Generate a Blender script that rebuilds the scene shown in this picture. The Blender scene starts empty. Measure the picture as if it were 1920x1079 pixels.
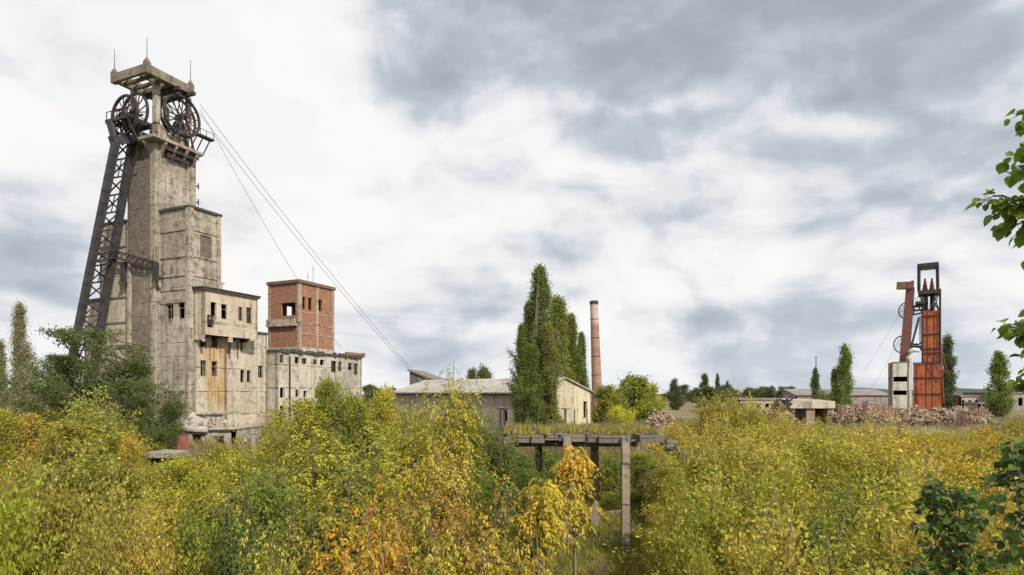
import bpy, math, random
import numpy as np
from mathutils import Vector, Matrix

# ---------------------------------------------------------------- camera, sky, sun, exposure
F = 1150.0            # focal length in pixels of the 1920-wide photograph
HZ = 738.0            # pixel row of the horizon
HC = 10.0             # eye height above the low ground
scene = bpy.context.scene
cam_d = bpy.data.cameras.new("camera")
cam = bpy.data.objects.new("camera", cam_d)
scene.collection.objects.link(cam)
cam.location = (0, 0, HC)
cam.rotation_euler = (math.radians(90), 0, 0)
cam_d.sensor_width = 36.0
cam_d.lens = 36.0 * F / 1920.0
cam_d.shift_y = (HZ - 539.5) / 1920.0
cam_d.clip_start = 0.1
cam_d.clip_end = 6000
scene.camera = cam
scene.view_settings.view_transform = 'Standard'
scene.view_settings.look = 'None'
scene.view_settings.exposure = 0.0
scene.view_settings.gamma = 1.0
scene.view_settings.use_curve_mapping = False
scene.cycles.max_bounces = 6
scene.cycles.transparent_max_bounces = 8

SUN_DIR = Vector((0.55, -0.78, 0.82)).normalized()      # towards the sun
sun_el = math.asin(SUN_DIR.z)
sun_az = math.atan2(SUN_DIR.x, SUN_DIR.y)
sd = bpy.data.lights.new("sun", 'SUN')
sd.energy = 4.6
sd.angle = math.radians(1.5)
sd.color = (1.0, 0.94, 0.83)
so = bpy.data.objects.new("sun", sd)
scene.collection.objects.link(so)
so.rotation_euler = SUN_DIR.to_track_quat('Z', 'Y').to_euler()

class NT:
    """tiny node-tree writer"""
    def __init__(self, tree):
        self.t = tree; self.n = tree.nodes; self.l = tree.links
        self.n.clear()
    def node(self, typ, **kw):
        nd = self.n.new(typ)
        for k, v in kw.items():
            setattr(nd, k, v)
        return nd
    def put(self, sock, v):
        if isinstance(v, bpy.types.NodeSocket):
            self.l.new(v, sock)
        elif v is not None:
            sock.default_value = v
    def math(self, op, a, b=None, c=None, clamp=False):
        nd = self.node('ShaderNodeMath', operation=op, use_clamp=clamp)
        self.put(nd.inputs[0], a)
        if b is not None: self.put(nd.inputs[1], b)
        if c is not None: self.put(nd.inputs[2], c)
        return nd.outputs[0]
    def vmath(self, op, a, b=None, scale=None):
        nd = self.node('ShaderNodeVectorMath', operation=op)
        self.put(nd.inputs[0], a)
        if b is not None: self.put(nd.inputs[1], b)
        if scale is not None: self.put(nd.inputs[3], scale)
        return nd.outputs['Value'] if op in ('DOT_PRODUCT', 'LENGTH') else nd.outputs[0]
    def noise(self, vec, scale, detail=4.0, rough=0.55, dist=0.0, col=False):
        nd = self.node('ShaderNodeTexNoise')
        self.put(nd.inputs['Vector'], vec)
        nd.inputs['Scale'].default_value = scale
        nd.inputs['Detail'].default_value = detail
        nd.inputs['Roughness'].default_value = rough
        nd.inputs['Distortion'].default_value = dist
        return nd.outputs['Color'] if col else nd.outputs[0]
    def ss(self, v, lo, hi, a=0.0, b=1.0):
        nd = self.node('ShaderNodeMapRange', interpolation_type='SMOOTHSTEP')
        self.put(nd.inputs[0], v)
        for i, x in enumerate((lo, hi, a, b)):
            self.put(nd.inputs[i + 1], x)
        return nd.outputs[0]
    def mix(self, f, a, b, mode='MIX'):
        nd = self.node('ShaderNodeMix', data_type='RGBA', blend_type=mode)
        self.put(nd.inputs[0], f)
        for s, v in ((nd.inputs[6], a), (nd.inputs[7], b)):
            if isinstance(v, tuple) and len(v) == 3: v = (*v, 1)
            self.put(s, v)
        return nd.outputs[2]
    def comb(self, x, y, z=0.0):
        nd = self.node('ShaderNodeCombineXYZ')
        for s, v in zip(nd.inputs, (x, y, z)): self.put(s, v)
        return nd.outputs[0]
    def sep(self, v):
        nd = self.node('ShaderNodeSeparateXYZ'); self.put(nd.inputs[0], v)
        return nd.outputs

world = bpy.data.worlds.new("World")
scene.world = world
world.use_nodes = True
w = NT(world.node_tree)
sky = w.node('ShaderNodeTexSky')
sky.sky_type = 'NISHITA'
sky.sun_disc = False
sky.sun_elevation = sun_el
sky.sun_rotation = sun_az
tc = w.node('ShaderNodeTexCoord')
D = tc.outputs['Generated']
dx, dy, dz = w.sep(D)
zz = w.math('MAXIMUM', dz, 0.0)
k = w.math('DIVIDE', 1.0, w.math('ADD', zz, 0.30))
P = w.comb(w.math('MULTIPLY', dx, 1.0), w.math('MULTIPLY', dy, 1.0), w.math('MULTIPLY', dz, 1.7))    # cloud field, flatter towards the horizon
warp = w.vmath('SUBTRACT', w.noise(P, 2.6, 4, 0.5, col=True), (0.5, 0.5, 0.5))
P2 = w.vmath('ADD', P, w.vmath('SCALE', warp, scale=0.20))
wf = w.vmath('SUBTRACT', w.noise(P, 6.5, 7, 0.55, col=True), (0.5, 0.5, 0.5))
DW_ = w.vmath('NORMALIZE', w.vmath('ADD', D, w.vmath('ADD', w.vmath('SCALE', warp, scale=0.13), w.vmath('SCALE', wf, scale=0.08))))
def region(px, py, r0, r1):
    """soft round region of the sky round one direction (radii in degrees): 1 inside, 0 outside"""
    v = Vector(((px - 960) / F, 1.0, (HZ - py) / F)).normalized()
    dd = w.vmath('DOT_PRODUCT', DW_, tuple(v))
    return w.ss(dd, math.cos(math.radians(r1)), math.cos(math.radians(r0)))
def fbm(off, sc, det, ro):
    return w.noise(w.vmath('ADD', P2, off), sc, det, ro)
n1 = fbm((0, 0, 0), 4.6, 8, 0.50)
n2 = fbm((5.2, 1.3, 0), 2.0, 4, 0.5)
n1s = fbm((0.012, -0.01, 0.045), 4.6, 6, 0.50)       # the same field a little up and sunwards: the difference lights the cloud tops
bands = w.noise(w.comb(w.math('MULTIPLY', dx, 2.2), w.math('MULTIPLY', dy, 2.2), w.math('MULTIPLY', dz, 11.0)), 1.7, 7, 0.52, 0.5)   # flat layers low down
lowm = w.ss(dz, 0.42, 0.10)
dark = None
for (px, py, r0, r1, amt) in ((1060, 70, 0, 18, .85), (1400, 90, 0, 18, .95), (1700, 140, 0, 16, .9), (850, 40, 0, 11, .6), (1220, 200, 0, 10, .75), (1560, 190, 0, 8, .5), (1860, 250, 0, 10, .7),
                              (1010, 430, 0, 8, .15), (1170, 480, 0, 10, .28), (1300, 520, 0, 8, .15), (60, 460, 0, 10, .3), (0, 10, 0, 8, .25), (560, 10, 0, 10, .1),
                              (760, 570, 0, 10, .35), (1450, 620, 0, 10, .42), (1640, 620, 0, 9, .35), (1300, 680, 0, 9, .2), (880, 580, 0, 8, .3), (700, 620, 0, 8, .2), (120, 560, 0, 8, .3), (1580, 390, 0, 6, .22), (900, 640, 0, 9, .25), (480, 420, 0, 9, .12), (1850, 580, 0, 7, .3)):
    t = w.math('MULTIPLY', region(px, py, r0, r1), amt)
    dark = t if dark is None else w.math('SUBTRACT', w.math('ADD', dark, t), w.math('MULTIPLY', dark, t))
bright = None
for (px, py, r0, r1, amt) in ((1170, 560, 0, 7, .8), (1800, 440, 0, 11, .9), (1650, 310, 0, 6, .6), (1440, 320, 0, 11, 1.2), (1000, 300, 0, 10, 1.0), (1220, 350, 0, 9, 1.1), (330, 60, 0, 10, .6), (60, 190, 0, 10, .7), (540, 330, 0, 12, .2),
                              (1900, 10, 0, 8, .9), (1100, 350, 0, 8, .6), (640, 200, 0, 9, .4), (640, 680, 0, 8, .5), (400, 500, 0, 8, .4)):
    t = w.math('MULTIPLY', region(px, py, r0, r1), amt)
    bright = t if bright is None else w.math('MAXIMUM', bright, t)
th = w.math('MULTIPLY', w.math('SUBTRACT', n1, 0.5), 0.95)
th = w.math('ADD', th, w.math('MULTIPLY', w.math('SUBTRACT', n2, 0.5), 0.7))
th = w.math('ADD', th, w.math('MULTIPLY', w.math('MULTIPLY', w.math('SUBTRACT', bands, 0.47), lowm), 0.9))
th = w.math('MULTIPLY', th, w.math('SUBTRACT', 1.0, w.math('MULTIPLY', w.ss(dark, .40, .85), .78)))
th = w.math('ADD', th, w.math('MULTIPLY', dark, 0.80))
th = w.math('SUBTRACT', th, w.math('MULTIPLY', bright, 0.28))
edge = w.math('MULTIPLY', w.math('SUBTRACT', n1s, n1), 2.4)
shade = w.ss(w.math('ADD', th, edge), -0.08, 1.04)
ramp = w.node('ShaderNodeValToRGB')
w.put(ramp.inputs[0], shade)
cr = ramp.color_ramp
cr.elements[0].position = 0.0;  cr.elements[0].color = (0.965, 0.955, 0.945, 1)
cr.elements[1].position = 1.0;  cr.elements[1].color = (0.375, 0.42, 0.475, 1)
for pos, c in ((0.16, (0.865, 0.865, 0.88)), (0.36, (0.72, 0.745, 0.79)), (0.58, (0.54, 0.59, 0.65)), (0.80, (0.455, 0.505, 0.565))):
    e = cr.elements.new(pos); e.color = (*c, 1)
cloud = ramp.outputs[0]
gap = w.ss(w.math('ADD', w.math('MULTIPLY', w.math('SUBTRACT', fbm((9.1, 4.2, 1), 2.5, 6, .52), .5), 1.5), w.math('MULTIPLY', dark, -.6)), 0.30, 0.08)     # 0 = open sky
blue = w.mix(0.70, w.vmath('SCALE', sky.outputs[0], scale=0.11), (0.62, 0.76, 0.90))
gap = w.math('MAXIMUM', gap, 0.9)
low = w.ss(dz, 0.0, 0.16)
col = w.mix(gap, blue, cloud)
col = w.mix(w.math('MULTIPLY', w.math('SUBTRACT', 1.0, low), 0.25), col, (0.82, 0.88, 0.93))
ground_side = w.ss(dz, -0.03, -0.005)
col = w.mix(ground_side, (0.10, 0.10, 0.07), col)
bg = w.node('ShaderNodeBackground')
w.put(bg.inputs[0], col)
bg.inputs[1].default_value = 1.0
wo = w.node('ShaderNodeOutputWorld')
w.l.new(bg.outputs[0], wo.inputs[0])

# ---------------------------------------------------------------- helpers
def px2(px, py, Y):
    return Vector(((px - 960) / F * Y, Y, HC + (HZ - py) / F * Y))
def hit(p, d, px):
    """point on the plan line p + t d seen in pixel column px -> (t, point)"""
    u = (px - 960) / F
    t = (u * p[1] - p[0]) / (d[0] - u * d[1])
    return t, (p[0] + t * d[0], p[1] + t * d[1])
def zat(py, Y):
    return HC + (HZ - py) / F * Y
def v2(a): return (math.cos(math.radians(a)), math.sin(math.radians(a)))
def add2(p, *terms):
    x, y = p[0], p[1]
    for (d, t) in terms:
        x += d[0] * t; y += d[1] * t
    return (x, y)
def sstep(a, b, x):
    t = min(1, max(0, (x - a) / (b - a))); return t * t * (3 - 2 * t)
def ground_z(x, y):
    u = x / max(y, 4)
    z = 8.3 - 9.9 * sstep(1.0, 18.0, y) + 2.5 * sstep(23.0, 37.0, y)
    b0 = 48 + 27 * sstep(0.12, 0.30, u)
    z += (3.9 + 0.6 * sstep(60, 120, y)) * sstep(b0, b0 + 15, y)
    z += 0.22 * math.sin(x * 0.37 + 1.3 * math.sin(y * 0.21)) * sstep(4, 12, y)
    return z

XF = [None]          # optional change of frame for everything built (used to turn one headframe to face its line of sight)
class MB:
    """collects shapes, builds ONE mesh object"""
    def __init__(self):
        self.v = []; self.f = []; self.m = []
    def face(self, pts, m=0):
        i = len(self.v); self.v.extend([tuple(p) for p in pts]); self.f.append(tuple(range(i, i + len(pts)))); self.m.append(m)
    def hull8(self, q, m=0):
        """q: 4 bottom points then 4 top points, counter-clockwise seen from above"""
        i = len(self.v); self.v.extend([tuple(p) for p in q])
        for f in ((3, 2, 1, 0), (4, 5, 6, 7), (0, 1, 5, 4), (1, 2, 6, 5), (2, 3, 7, 6), (3, 0, 4, 7)):
            self.f.append(tuple(i + k for k in f)); self.m.append(m)
    def prism(self, poly, z0, z1, m=0):
        if isinstance(z0, (int, float)): z0 = [z0] * len(poly)
        if isinstance(z1, (int, float)): z1 = [z1] * len(poly)
        area = sum(poly[k][0] * poly[(k + 1) % len(poly)][1] - poly[(k + 1) % len(poly)][0] * poly[k][1] for k in range(len(poly)))
        if area < 0:
            poly = poly[::-1]; z0 = list(z0)[::-1]; z1 = list(z1)[::-1]
        n = len(poly); i = len(self.v)
        self.v.extend([(p[0], p[1], z) for p, z in zip(poly, z0)] + [(p[0], p[1], z) for p, z in zip(poly, z1)])
        self.f.append(tuple(i + k for k in range(n))[::-1]); self.m.append(m)
        self.f.append(tuple(i + n + k for k in range(n))); self.m.append(m)
        for k in range(n):
            j = (k + 1) % n
            self.f.append((i + k, i + j, i + n + j, i + n + k)); self.m.append(m)
    def rect(self, p, da, la, db, lb, z0, z1, m=0):
        self.prism([p, add2(p, (da, la)), add2(p, (da, la), (db, lb)), add2(p, (db, lb))], z0, z1, m)
    def bar(self, a, b, w, h=None, m=0, up=(0, 0, 1)):
        """square bar from a to b: w across, h in the up direction"""
        h = h or w
        a = Vector(a); b = Vector(b); d = (b - a)
        if d.length < 1e-6: return
        d.normalize(); u = Vector(up)
        if abs(d.dot(u)) > 0.98: u = Vector((0.35, 0.93, 0.02)).normalized()
        s = d.cross(u).normalized() * (w / 2); t = s.cross(d).normalized() * (h / 2)
        q = [a - s - t, a + s - t, b + s - t, b - s - t, a - s + t, a + s + t, b + s + t, b - s + t]
        self.hull8(q, m)
    def tube(self, pts, rs, n=6, m=0, cap=True):
        pts = [Vector(p) for p in pts]
        if isinstance(rs, (int, float)): rs = [rs] * len(pts)
        i0 = len(self.v)
        for k, p in enumerate(pts):
            d = (pts[min(k + 1, len(pts) - 1)] - pts[max(k - 1, 0)]).normalized()
            u = Vector((0, 0, 1)) if abs(d.z) < 0.95 else Vector((1, 0, 0))
            s = d.cross(u).normalized(); t = s.cross(d)
            for j in range(n):
                a = 2 * math.pi * j / n
                self.v.append(tuple(p + (s * math.cos(a) + t * math.sin(a)) * rs[k]))
        for k in range(len(pts) - 1):
            for j in range(n):
                a = i0 + k * n + j; b = i0 + k * n + (j + 1) % n
                self.f.append((a, b, b + n, a + n)); self.m.append(m)
        if cap:
            self.f.append(tuple(i0 + j for j in range(n))[::-1]); self.m.append(m)
            e = i0 + (len(pts) - 1) * n
            self.f.append(tuple(e + j for j in range(n))); self.m.append(m)
    def wall(self, p, d, n, L, z0, z1, holes=(), t=0.35, m=0, mi=None):
        """a wall with real openings: outer face from plan point p along d, outward normal n, holes (s0, s1, za, zb)"""
        mi = m if mi is None else mi
        hs = [(max(0.02, a), min(L - 0.02, b), max(c, z0), min(e, z1)) for a, b, c, e in holes]
        S = sorted({0.0, L, *[h[0] for h in hs], *[h[1] for h in hs]})
        Z = sorted({z0, z1, *[h[2] for h in hs], *[h[3] for h in hs]})
        def isin(s, z): return any(h[0] < s < h[1] and h[2] < z < h[3] for h in hs)
        def P(s, z, o=0.0): return (p[0] + d[0] * s - n[0] * o, p[1] + d[1] * s - n[1] * o, z)
        flip = (d[0] * n[1] - d[1] * n[0]) > 0
        def Q(pts, mm): self.face(pts[::-1] if flip else pts, mm)
        for i in range(len(S) - 1):
            for j in range(len(Z) - 1):
                a, b, c, e = S[i], S[i + 1], Z[j], Z[j + 1]
                if isin((a + b) / 2, (c + e) / 2): continue
                Q([P(a, c), P(b, c), P(b, e), P(a, e)], m)
                Q([P(a, e, t), P(b, e, t), P(b, c, t), P(a, c, t)], mi)
        for a, b, c, e in hs:
            Q([P(a, c), P(a, e), P(a, e, t), P(a, c, t)], m); Q([P(b, e), P(b, c), P(b, c, t), P(b, e, t)], m)
            Q([P(b, c), P(a, c), P(a, c, t), P(b, c, t)], m); Q([P(a, e), P(b, e), P(b, e, t), P(a, e, t)], m)
        Q([P(0, z1), P(L, z1), P(L, z1, t), P(0, z1, t)], m)
        Q([P(0, z0), P(0, z1), P(0, z1, t), P(0, z0, t)], m); Q([P(L, z1), P(L, z0), P(L, z0, t), P(L, z1, t)], m)
    def build(self, name, mats, parent=None, loc=None, smooth=False, **props):
        me = bpy.data.meshes.new(name)
        off = Vector(BASE.get(parent.name, (0, 0, 0))) if parent is not None else Vector(loc if loc is not None else (0, 0, 0))
        if XF[0] is not None:
            if parent is None: off = XF[0](off)
            V = np.array([tuple(XF[0](Vector(v))) for v in self.v]) - np.array(off)
        else:
            V = np.array(self.v, dtype=np.float64) - np.array(off)
        me.from_pydata(V.tolist(), [], self.f)
        if not isinstance(mats, (list, tuple)): mats = [mats]
        for mt in mats: me.materials.append(mt)
        me.polygons.foreach_set('material_index', self.m)
        if smooth: me.polygons.foreach_set('use_smooth', [True] * len(self.f))
        me.update()
        o = bpy.data.objects.new(name, me)
        scene.collection.objects.link(o)
        if parent is not None:
            o.parent = parent; BASE[o.name] = tuple(off)
        else:
            o.location = off; BASE[o.name] = tuple(off)
        for kk, vv in props.items(): o[kk] = vv
        return o
    def build_split(self, name, mats, parent=None, **props):
        """one object per connected piece"""
        par = list(range(len(self.v)))
        def find(a):
            while par[a] != a: par[a] = par[par[a]]; a = par[a]
            return a
        for f in self.f:
            for k in f[1:]:
                ra, rb = find(f[0]), find(k)
                if ra != rb: par[rb] = ra
        groups = {}
        for f, mm in zip(self.f, self.m): groups.setdefault(find(f[0]), []).append((f, mm))
        for fs in groups.values():
            ids = sorted({i for f, _ in fs for i in f}); mp = {i: k for k, i in enumerate(ids)}
            b = MB(); b.v = [self.v[i] for i in ids]; b.f = [tuple(mp[i] for i in f) for f, _ in fs]; b.m = [mm for _, mm in fs]
            b.build(name, mats, parent, **props)
BASE = {}
def thing(name, loc, label, category, group=None):
    o = bpy.data.objects.new(name, None)
    scene.collection.objects.link(o)
    if XF[0] is not None: loc = tuple(XF[0](Vector(loc)))
    o.location = loc
    BASE[o.name] = tuple(loc)
    o['label'] = label; o['category'] = category
    if group: o['group'] = group
    return o
def holes_px(p, d, specs):
    """(px0, px1, py_top, py_bottom) of openings on a wall line -> wall coordinates"""
    out = []
    for a, b, c, e in specs:
        s0, q0 = hit(p, d, a); s1, q1 = hit(p, d, b)
        Ym = (q0[1] + q1[1]) / 2
        s0, s1 = min(s0, s1), max(s0, s1)
        out.append((s0, s1, zat(e, Ym), zat(c, Ym)))
    return out

# ---------------------------------------------------------------- materials
def mat(name):
    m = bpy.data.materials.new(name); m.use_nodes = True
    t = NT(m.node_tree)
    out = t.node('ShaderNodeOutputMaterial')
    bs = t.node('ShaderNodeBsdfPrincipled')
    t.l.new(bs.outputs[0], out.inputs[0])
    bs.inputs['Roughness'].default_value = 0.9
    bs.inputs['Specular IOR Level'].default_value = 0.25
    return m, t, bs, out
DA, DB = v2(156), v2(66)
def wall_coords(t, da=DA, db=DB):
    """(along the wall, height) of the object's own coordinates, whichever way the wall faces"""
    c = t.node('ShaderNodeTexCoord').outputs['Object']
    u = t.vmath('DOT_PRODUCT', c, (da[0] + db[0], da[1] + db[1], 0))
    z = t.sep(c)[2]
    return c, u, z
def bump(t, bs, h, strength=0.4, dist=0.05):
    b = t.node('ShaderNodeBump'); b.inputs['Strength'].default_value = strength; b.inputs['Distance'].default_value = dist
    t.put(b.inputs['Height'], h); t.l.new(b.outputs[0], bs.inputs['Normal'])
def concrete(name, base=(0.42, 0.36, 0.27), dirt=(0.13, 0.11, 0.09), amt=0.5, joint=1.9, seed=0.0, streak=0.6, patch=0.0, patchcol=(0.16, 0.12, 0.10), rust=None, panel=6.0, pale=(0.56, 0.50, 0.40)):
    m, t, bs, out = mat(name)
    c, u, z = wall_coords(t)
    c = t.vmath('ADD', c, (seed, seed * 1.7, seed * 0.6))
    blotch = t.noise(c, 0.16, 5, 0.6)
    fine = t.noise(c, 1.3, 8, 0.68)
    vfine = t.noise(c, 6.0, 4, 0.7)
    sv = t.comb(t.math('MULTIPLY', u, 1.5), t.math('MULTIPLY', z, 0.07), seed)
    st = t.noise(sv, 1.0, 5, 0.6)
    sv2 = t.comb(t.math('MULTIPLY', u, 4.5), t.math('MULTIPLY', z, 0.13), seed + 3)
    st2 = t.noise(sv2, 1.0, 4, 0.6)
    col = t.mix(t.ss(blotch, 0.35, 0.68), base, pale)
    d1 = t.math('MULTIPLY', t.ss(fine, 0.50, 0.72), amt)
    col = t.mix(d1, col, dirt)
    d2 = t.math('MULTIPLY', t.ss(t.math('MULTIPLY', st, t.math('ADD', fine, 0.5)), 0.47, 0.72), streak)
    col = t.mix(d2, col, dirt)
    d3 = t.math('MULTIPLY', t.ss(st2, 0.50, 0.68), streak * 0.55)
    col = t.mix(d3, col, (0.20, 0.17, 0.13))
    # formwork joints: horizontal lines at every lift, ragged, and faint vertical board joints
    jz = t.math('FRACT', t.math('ADD', t.math('DIVIDE', z, joint), t.math('MULTIPLY', t.math('SUBTRACT', fine, 0.5), 0.05)))
    jl = t.math('MAXIMUM', t.ss(jz, 0.05, 0.0), t.ss(jz, 0.955, 1.0))
    jl = t.math('MULTIPLY', jl, t.ss(t.noise(c, 0.6, 3, 0.6), 0.38, 0.62))
    ju = t.math('FRACT', t.math('DIVIDE', u, panel))
    jv = t.math('MULTIPLY', t.math('MAXIMUM', t.ss(ju, 0.02, 0.0), t.ss(ju, 0.985, 1.0)), 0.5)
    jl = t.math('MAXIMUM', jl, jv)
    col = t.mix(t.math('MULTIPLY', jl, 0.65), col, (0.10, 0.08, 0.065))
    # a darker lift here and there
    lift = t.noise(t.comb(t.math('FLOOR', t.math('DIVIDE', z, joint)), t.math('FLOOR', t.math('DIVIDE', u, panel)), seed), 3.7, 1, 0.5)
    col = t.mix(t.math('MULTIPLY', t.ss(lift, 0.45, 0.7), 0.22), col, (0.24, 0.20, 0.16))
    if patch:
        pm = t.ss(t.math('ADD', t.noise(t.vmath('MULTIPLY', c, (1, 1, 0.45)), 0.28, 6, 0.65), 0.0), 0.60 - 0.22 * patch, 0.66 - 0.16 * patch)
        br = t.node('ShaderNodeTexBrick')
        t.put(br.inputs['Vector'], t.comb(u, z, 0))
        br.inputs['Scale'].default_value = 1.0
        br.inputs['Brick Width'].default_value = 0.5; br.inputs['Row Height'].default_value = 0.22; br.inputs['Mortar Size'].default_value = 0.03
        br.inputs['Color1'].default_value = (*patchcol, 1); br.inputs['Color2'].default_value = tuple(x * 1.7 for x in patchcol) + (1,)
        br.inputs['Mortar'].default_value = (0.30, 0.26, 0.21, 1)
        pc = t.mix(t.math('MULTIPLY', t.ss(fine, 0.4, 0.65), 0.7), br.outputs[0], (0.09, 0.075, 0.065))
        col = t.mix(pm, col, pc)
    if rust:
        # (u centre, half width, z top, z bottom): a run of rust water down the wall
        uc, hw, zt, zb = rust
        wv = t.math('MULTIPLY', t.math('SUBTRACT', st2, 0.5), 1.6)
        du = t.math('ABSOLUTE', t.math('SUBTRACT', t.math('ADD', u, wv), uc))
        rm = t.math('MULTIPLY', t.ss(du, hw, hw * 0.35), t.math('MULTIPLY', t.ss(z, zb - 1, zb + 2.5), t.ss(z, zt + 0.5, zt - 1.0)))
        rm = t.math('MULTIPLY', rm, t.ss(st2, 0.35, 0.60, 0.15, .95))
        col = t.mix(rm, col, t.mix(t.ss(st2, 0.4, 0.6), (0.54, 0.33, 0.085), (0.36, 0.19, 0.05)))
    big = t.noise(t.vmath('ADD', t.vmath('MULTIPLY', c, (1, 1, .55)), (31, 7, 3)), 0.34, 9, 0.70)
    col = t.mix(t.math('MULTIPLY', t.ss(big, 0.50, 0.64), 0.62 * min(1, amt * 1.3)), col, (0.17, 0.145, 0.12))
    spall = t.noise(t.vmath('ADD', c, (11, 3, 8)), 0.9, 9, 0.72)
    col = t.mix(t.math('MULTIPLY', t.ss(spall, 0.57, 0.68), 0.55 * min(1, amt * 1.3)), col, (0.115, 0.09, 0.072))
    col = t.mix(t.math('MULTIPLY', t.ss(vfine, 0.3, 0.7), 0.30), col, (0.17, 0.145, 0.115))
    t.l.new(col, bs.inputs['Base Color'])
    bump(t, bs, t.math('SUBTRACT', t.math('ADD', fine, t.math('MULTIPLY', vfine, 0.4)), t.math('ADD', jl, t.ss(spall, .58, .66))), 0.8, 0.12)
    return m
def brickwork(name, c1=(0.33, 0.14, 0.075), c2=(0.215, 0.088, 0.052), mortar=(0.34, 0.25, 0.19), bw=0.5, rh=0.16):
    m, t, bs, out = mat(name)
    c, u, z = wall_coords(t)
    br = t.node('ShaderNodeTexBrick')
    t.put(br.inputs['Vector'], t.comb(u, z, 0))
    br.inputs['Scale'].default_value = 1.0
    br.inputs['Brick Width'].default_value = bw; br.inputs['Row Height'].default_value = rh; br.inputs['Mortar Size'].default_value = 0.018
    br.inputs['Color1'].default_value = (*c1, 1); br.inputs['Color2'].default_value = (*c2, 1); br.inputs['Mortar'].default_value = (*mortar, 1)
    n = t.noise(c, 0.5, 6, 0.65); n2 = t.noise(c, 3.0, 5, 0.65)
    col = t.mix(t.math('MULTIPLY', t.ss(n, 0.45, 0.70), 0.45), br.outputs[0], (0.42, 0.21, 0.12))
    col = t.mix(t.math('MULTIPLY', t.ss(n2, 0.48, 0.66), 0.65), col, (0.13, 0.065, 0.045))
    st = t.noise(t.comb(t.math('MULTIPLY', u, 2.0), t.math('MULTIPLY', z, 0.15), 1), 1.0, 4, 0.6)
    col = t.mix(t.math('MULTIPLY', t.ss(st, 0.55, 0.75), 0.45), col, (0.52, 0.40, 0.30))
    t.l.new(col, bs.inputs['Base Color'])
    bump(t, bs, n2, 0.5, 0.05)
    return m
def metal(name, base, alt, rough=0.75, scale=1.2, metallic=0.0, streak=False):
    m, t, bs, out = mat(name)
    c, u, z = wall_coords(t)
    n = t.noise(c, scale, 6, 0.65); n2 = t.noise(c, scale * 5, 4, 0.65)
    col = t.mix(t.ss(n, 0.38, 0.66), base, alt)
    if streak:
        s = t.noise(t.comb(t.math('MULTIPLY', u, 2.2), t.math('MULTIPLY', z, 0.10), 2), 1.0, 5, 0.62)
        col = t.mix(t.math('MULTIPLY', t.ss(s, 0.48, 0.68), 0.8), col, tuple(x * 0.35 for x in base))
        s2 = t.noise(t.comb(t.math('MULTIPLY', u, 3.5), t.math('MULTIPLY', z, 0.2), 9), 1.0, 5, 0.62)
        col = t.mix(t.math('MULTIPLY', t.ss(s2, 0.50, 0.62), 0.75), col, alt)
    col = t.mix(t.math('MULTIPLY', t.ss(n2, 0.5, 0.75), 0.4), col, tuple(x * 0.4 for x in base))
    t.l.new(col, bs.inputs['Base Color'])
    bs.inputs['Roughness'].default_value = rough; bs.inputs['Metallic'].default_value = metallic
    bump(t, bs, n2, 0.3, 0.02)
    return m
def plain(name, base, alt, scale=2.0, rough=0.9):
    m, t, bs, out = mat(name)
    c = t.node('ShaderNodeTexCoord').outputs['Object']
    n = t.noise(c, scale, 7, 0.68); n2 = t.noise(c, scale * 6, 4, 0.7)
    col = t.mix(t.ss(n, 0.35, 0.66), base, alt)
    col = t.mix(t.math('MULTIPLY', t.ss(n2, 0.5, 0.75), 0.45), col, tuple(x * 0.4 for x in base))
    t.l.new(col, bs.inputs['Base Color']); bs.inputs['Roughness'].default_value = rough
    bump(t, bs, t.math('ADD', n, n2), 0.6, 0.05)
    return m

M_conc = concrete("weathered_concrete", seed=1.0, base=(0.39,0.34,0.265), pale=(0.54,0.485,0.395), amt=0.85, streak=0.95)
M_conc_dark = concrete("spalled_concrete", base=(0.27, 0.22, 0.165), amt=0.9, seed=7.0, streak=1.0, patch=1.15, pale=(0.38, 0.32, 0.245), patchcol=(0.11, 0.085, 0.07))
M_conc_light = concrete("rendered_wall", base=(0.52, 0.445, 0.335), pale=(0.63, 0.56, 0.45), amt=0.4, seed=13.0, streak=0.5, joint=3.3)
M_conc_hall = concrete("pale_rendered_wall", base=(0.50, 0.45, 0.365), pale=(0.61, 0.57, 0.48), amt=0.4, seed=19.0, streak=0.55, joint=3.6)
M_conc_box = concrete("box_render", base=(0.56, 0.455, 0.335), pale=(0.65, 0.56, 0.44), amt=0.22, seed=29.0, streak=0.45, joint=8.0)
M_frame_conc = concrete("frame_concrete", base=(0.44, 0.36, 0.27), amt=0.45, seed=23.0, joint=4.0)
M_slab = concrete("grey_slab", base=(0.28, 0.25, 0.21), pale=(0.38, 0.35, 0.30), amt=0.6, seed=31.0, joint=9.0)
M_brick = brickwork("red_brick")
M_roof_edge = plain("roof_felt", (0.055, 0.05, 0.045), (0.11, 0.10, 0.09))
M_inner = plain("shade_dark_plaster", (0.035, 0.03, 0.027), (0.06, 0.052, 0.045))  # inner faces and undersides: their shade is put into this near-black colour
M_wframe = plain("grey_window_wood", (0.15, 0.125, 0.10), (0.24, 0.21, 0.17))
M_steel = metal("dark_steel", (0.035, 0.033, 0.036), (0.08, 0.06, 0.055))
M_steel_leg = metal("leg_steel", (0.045, 0.045, 0.052), (0.085, 0.07, 0.068))
M_rust = metal("rusty_steel", (0.14, 0.075, 0.065), (0.22, 0.12, 0.10))
M_cable = plain("cable_steel", (0.10, 0.10, 0.11), (0.16, 0.16, 0.17))

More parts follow.
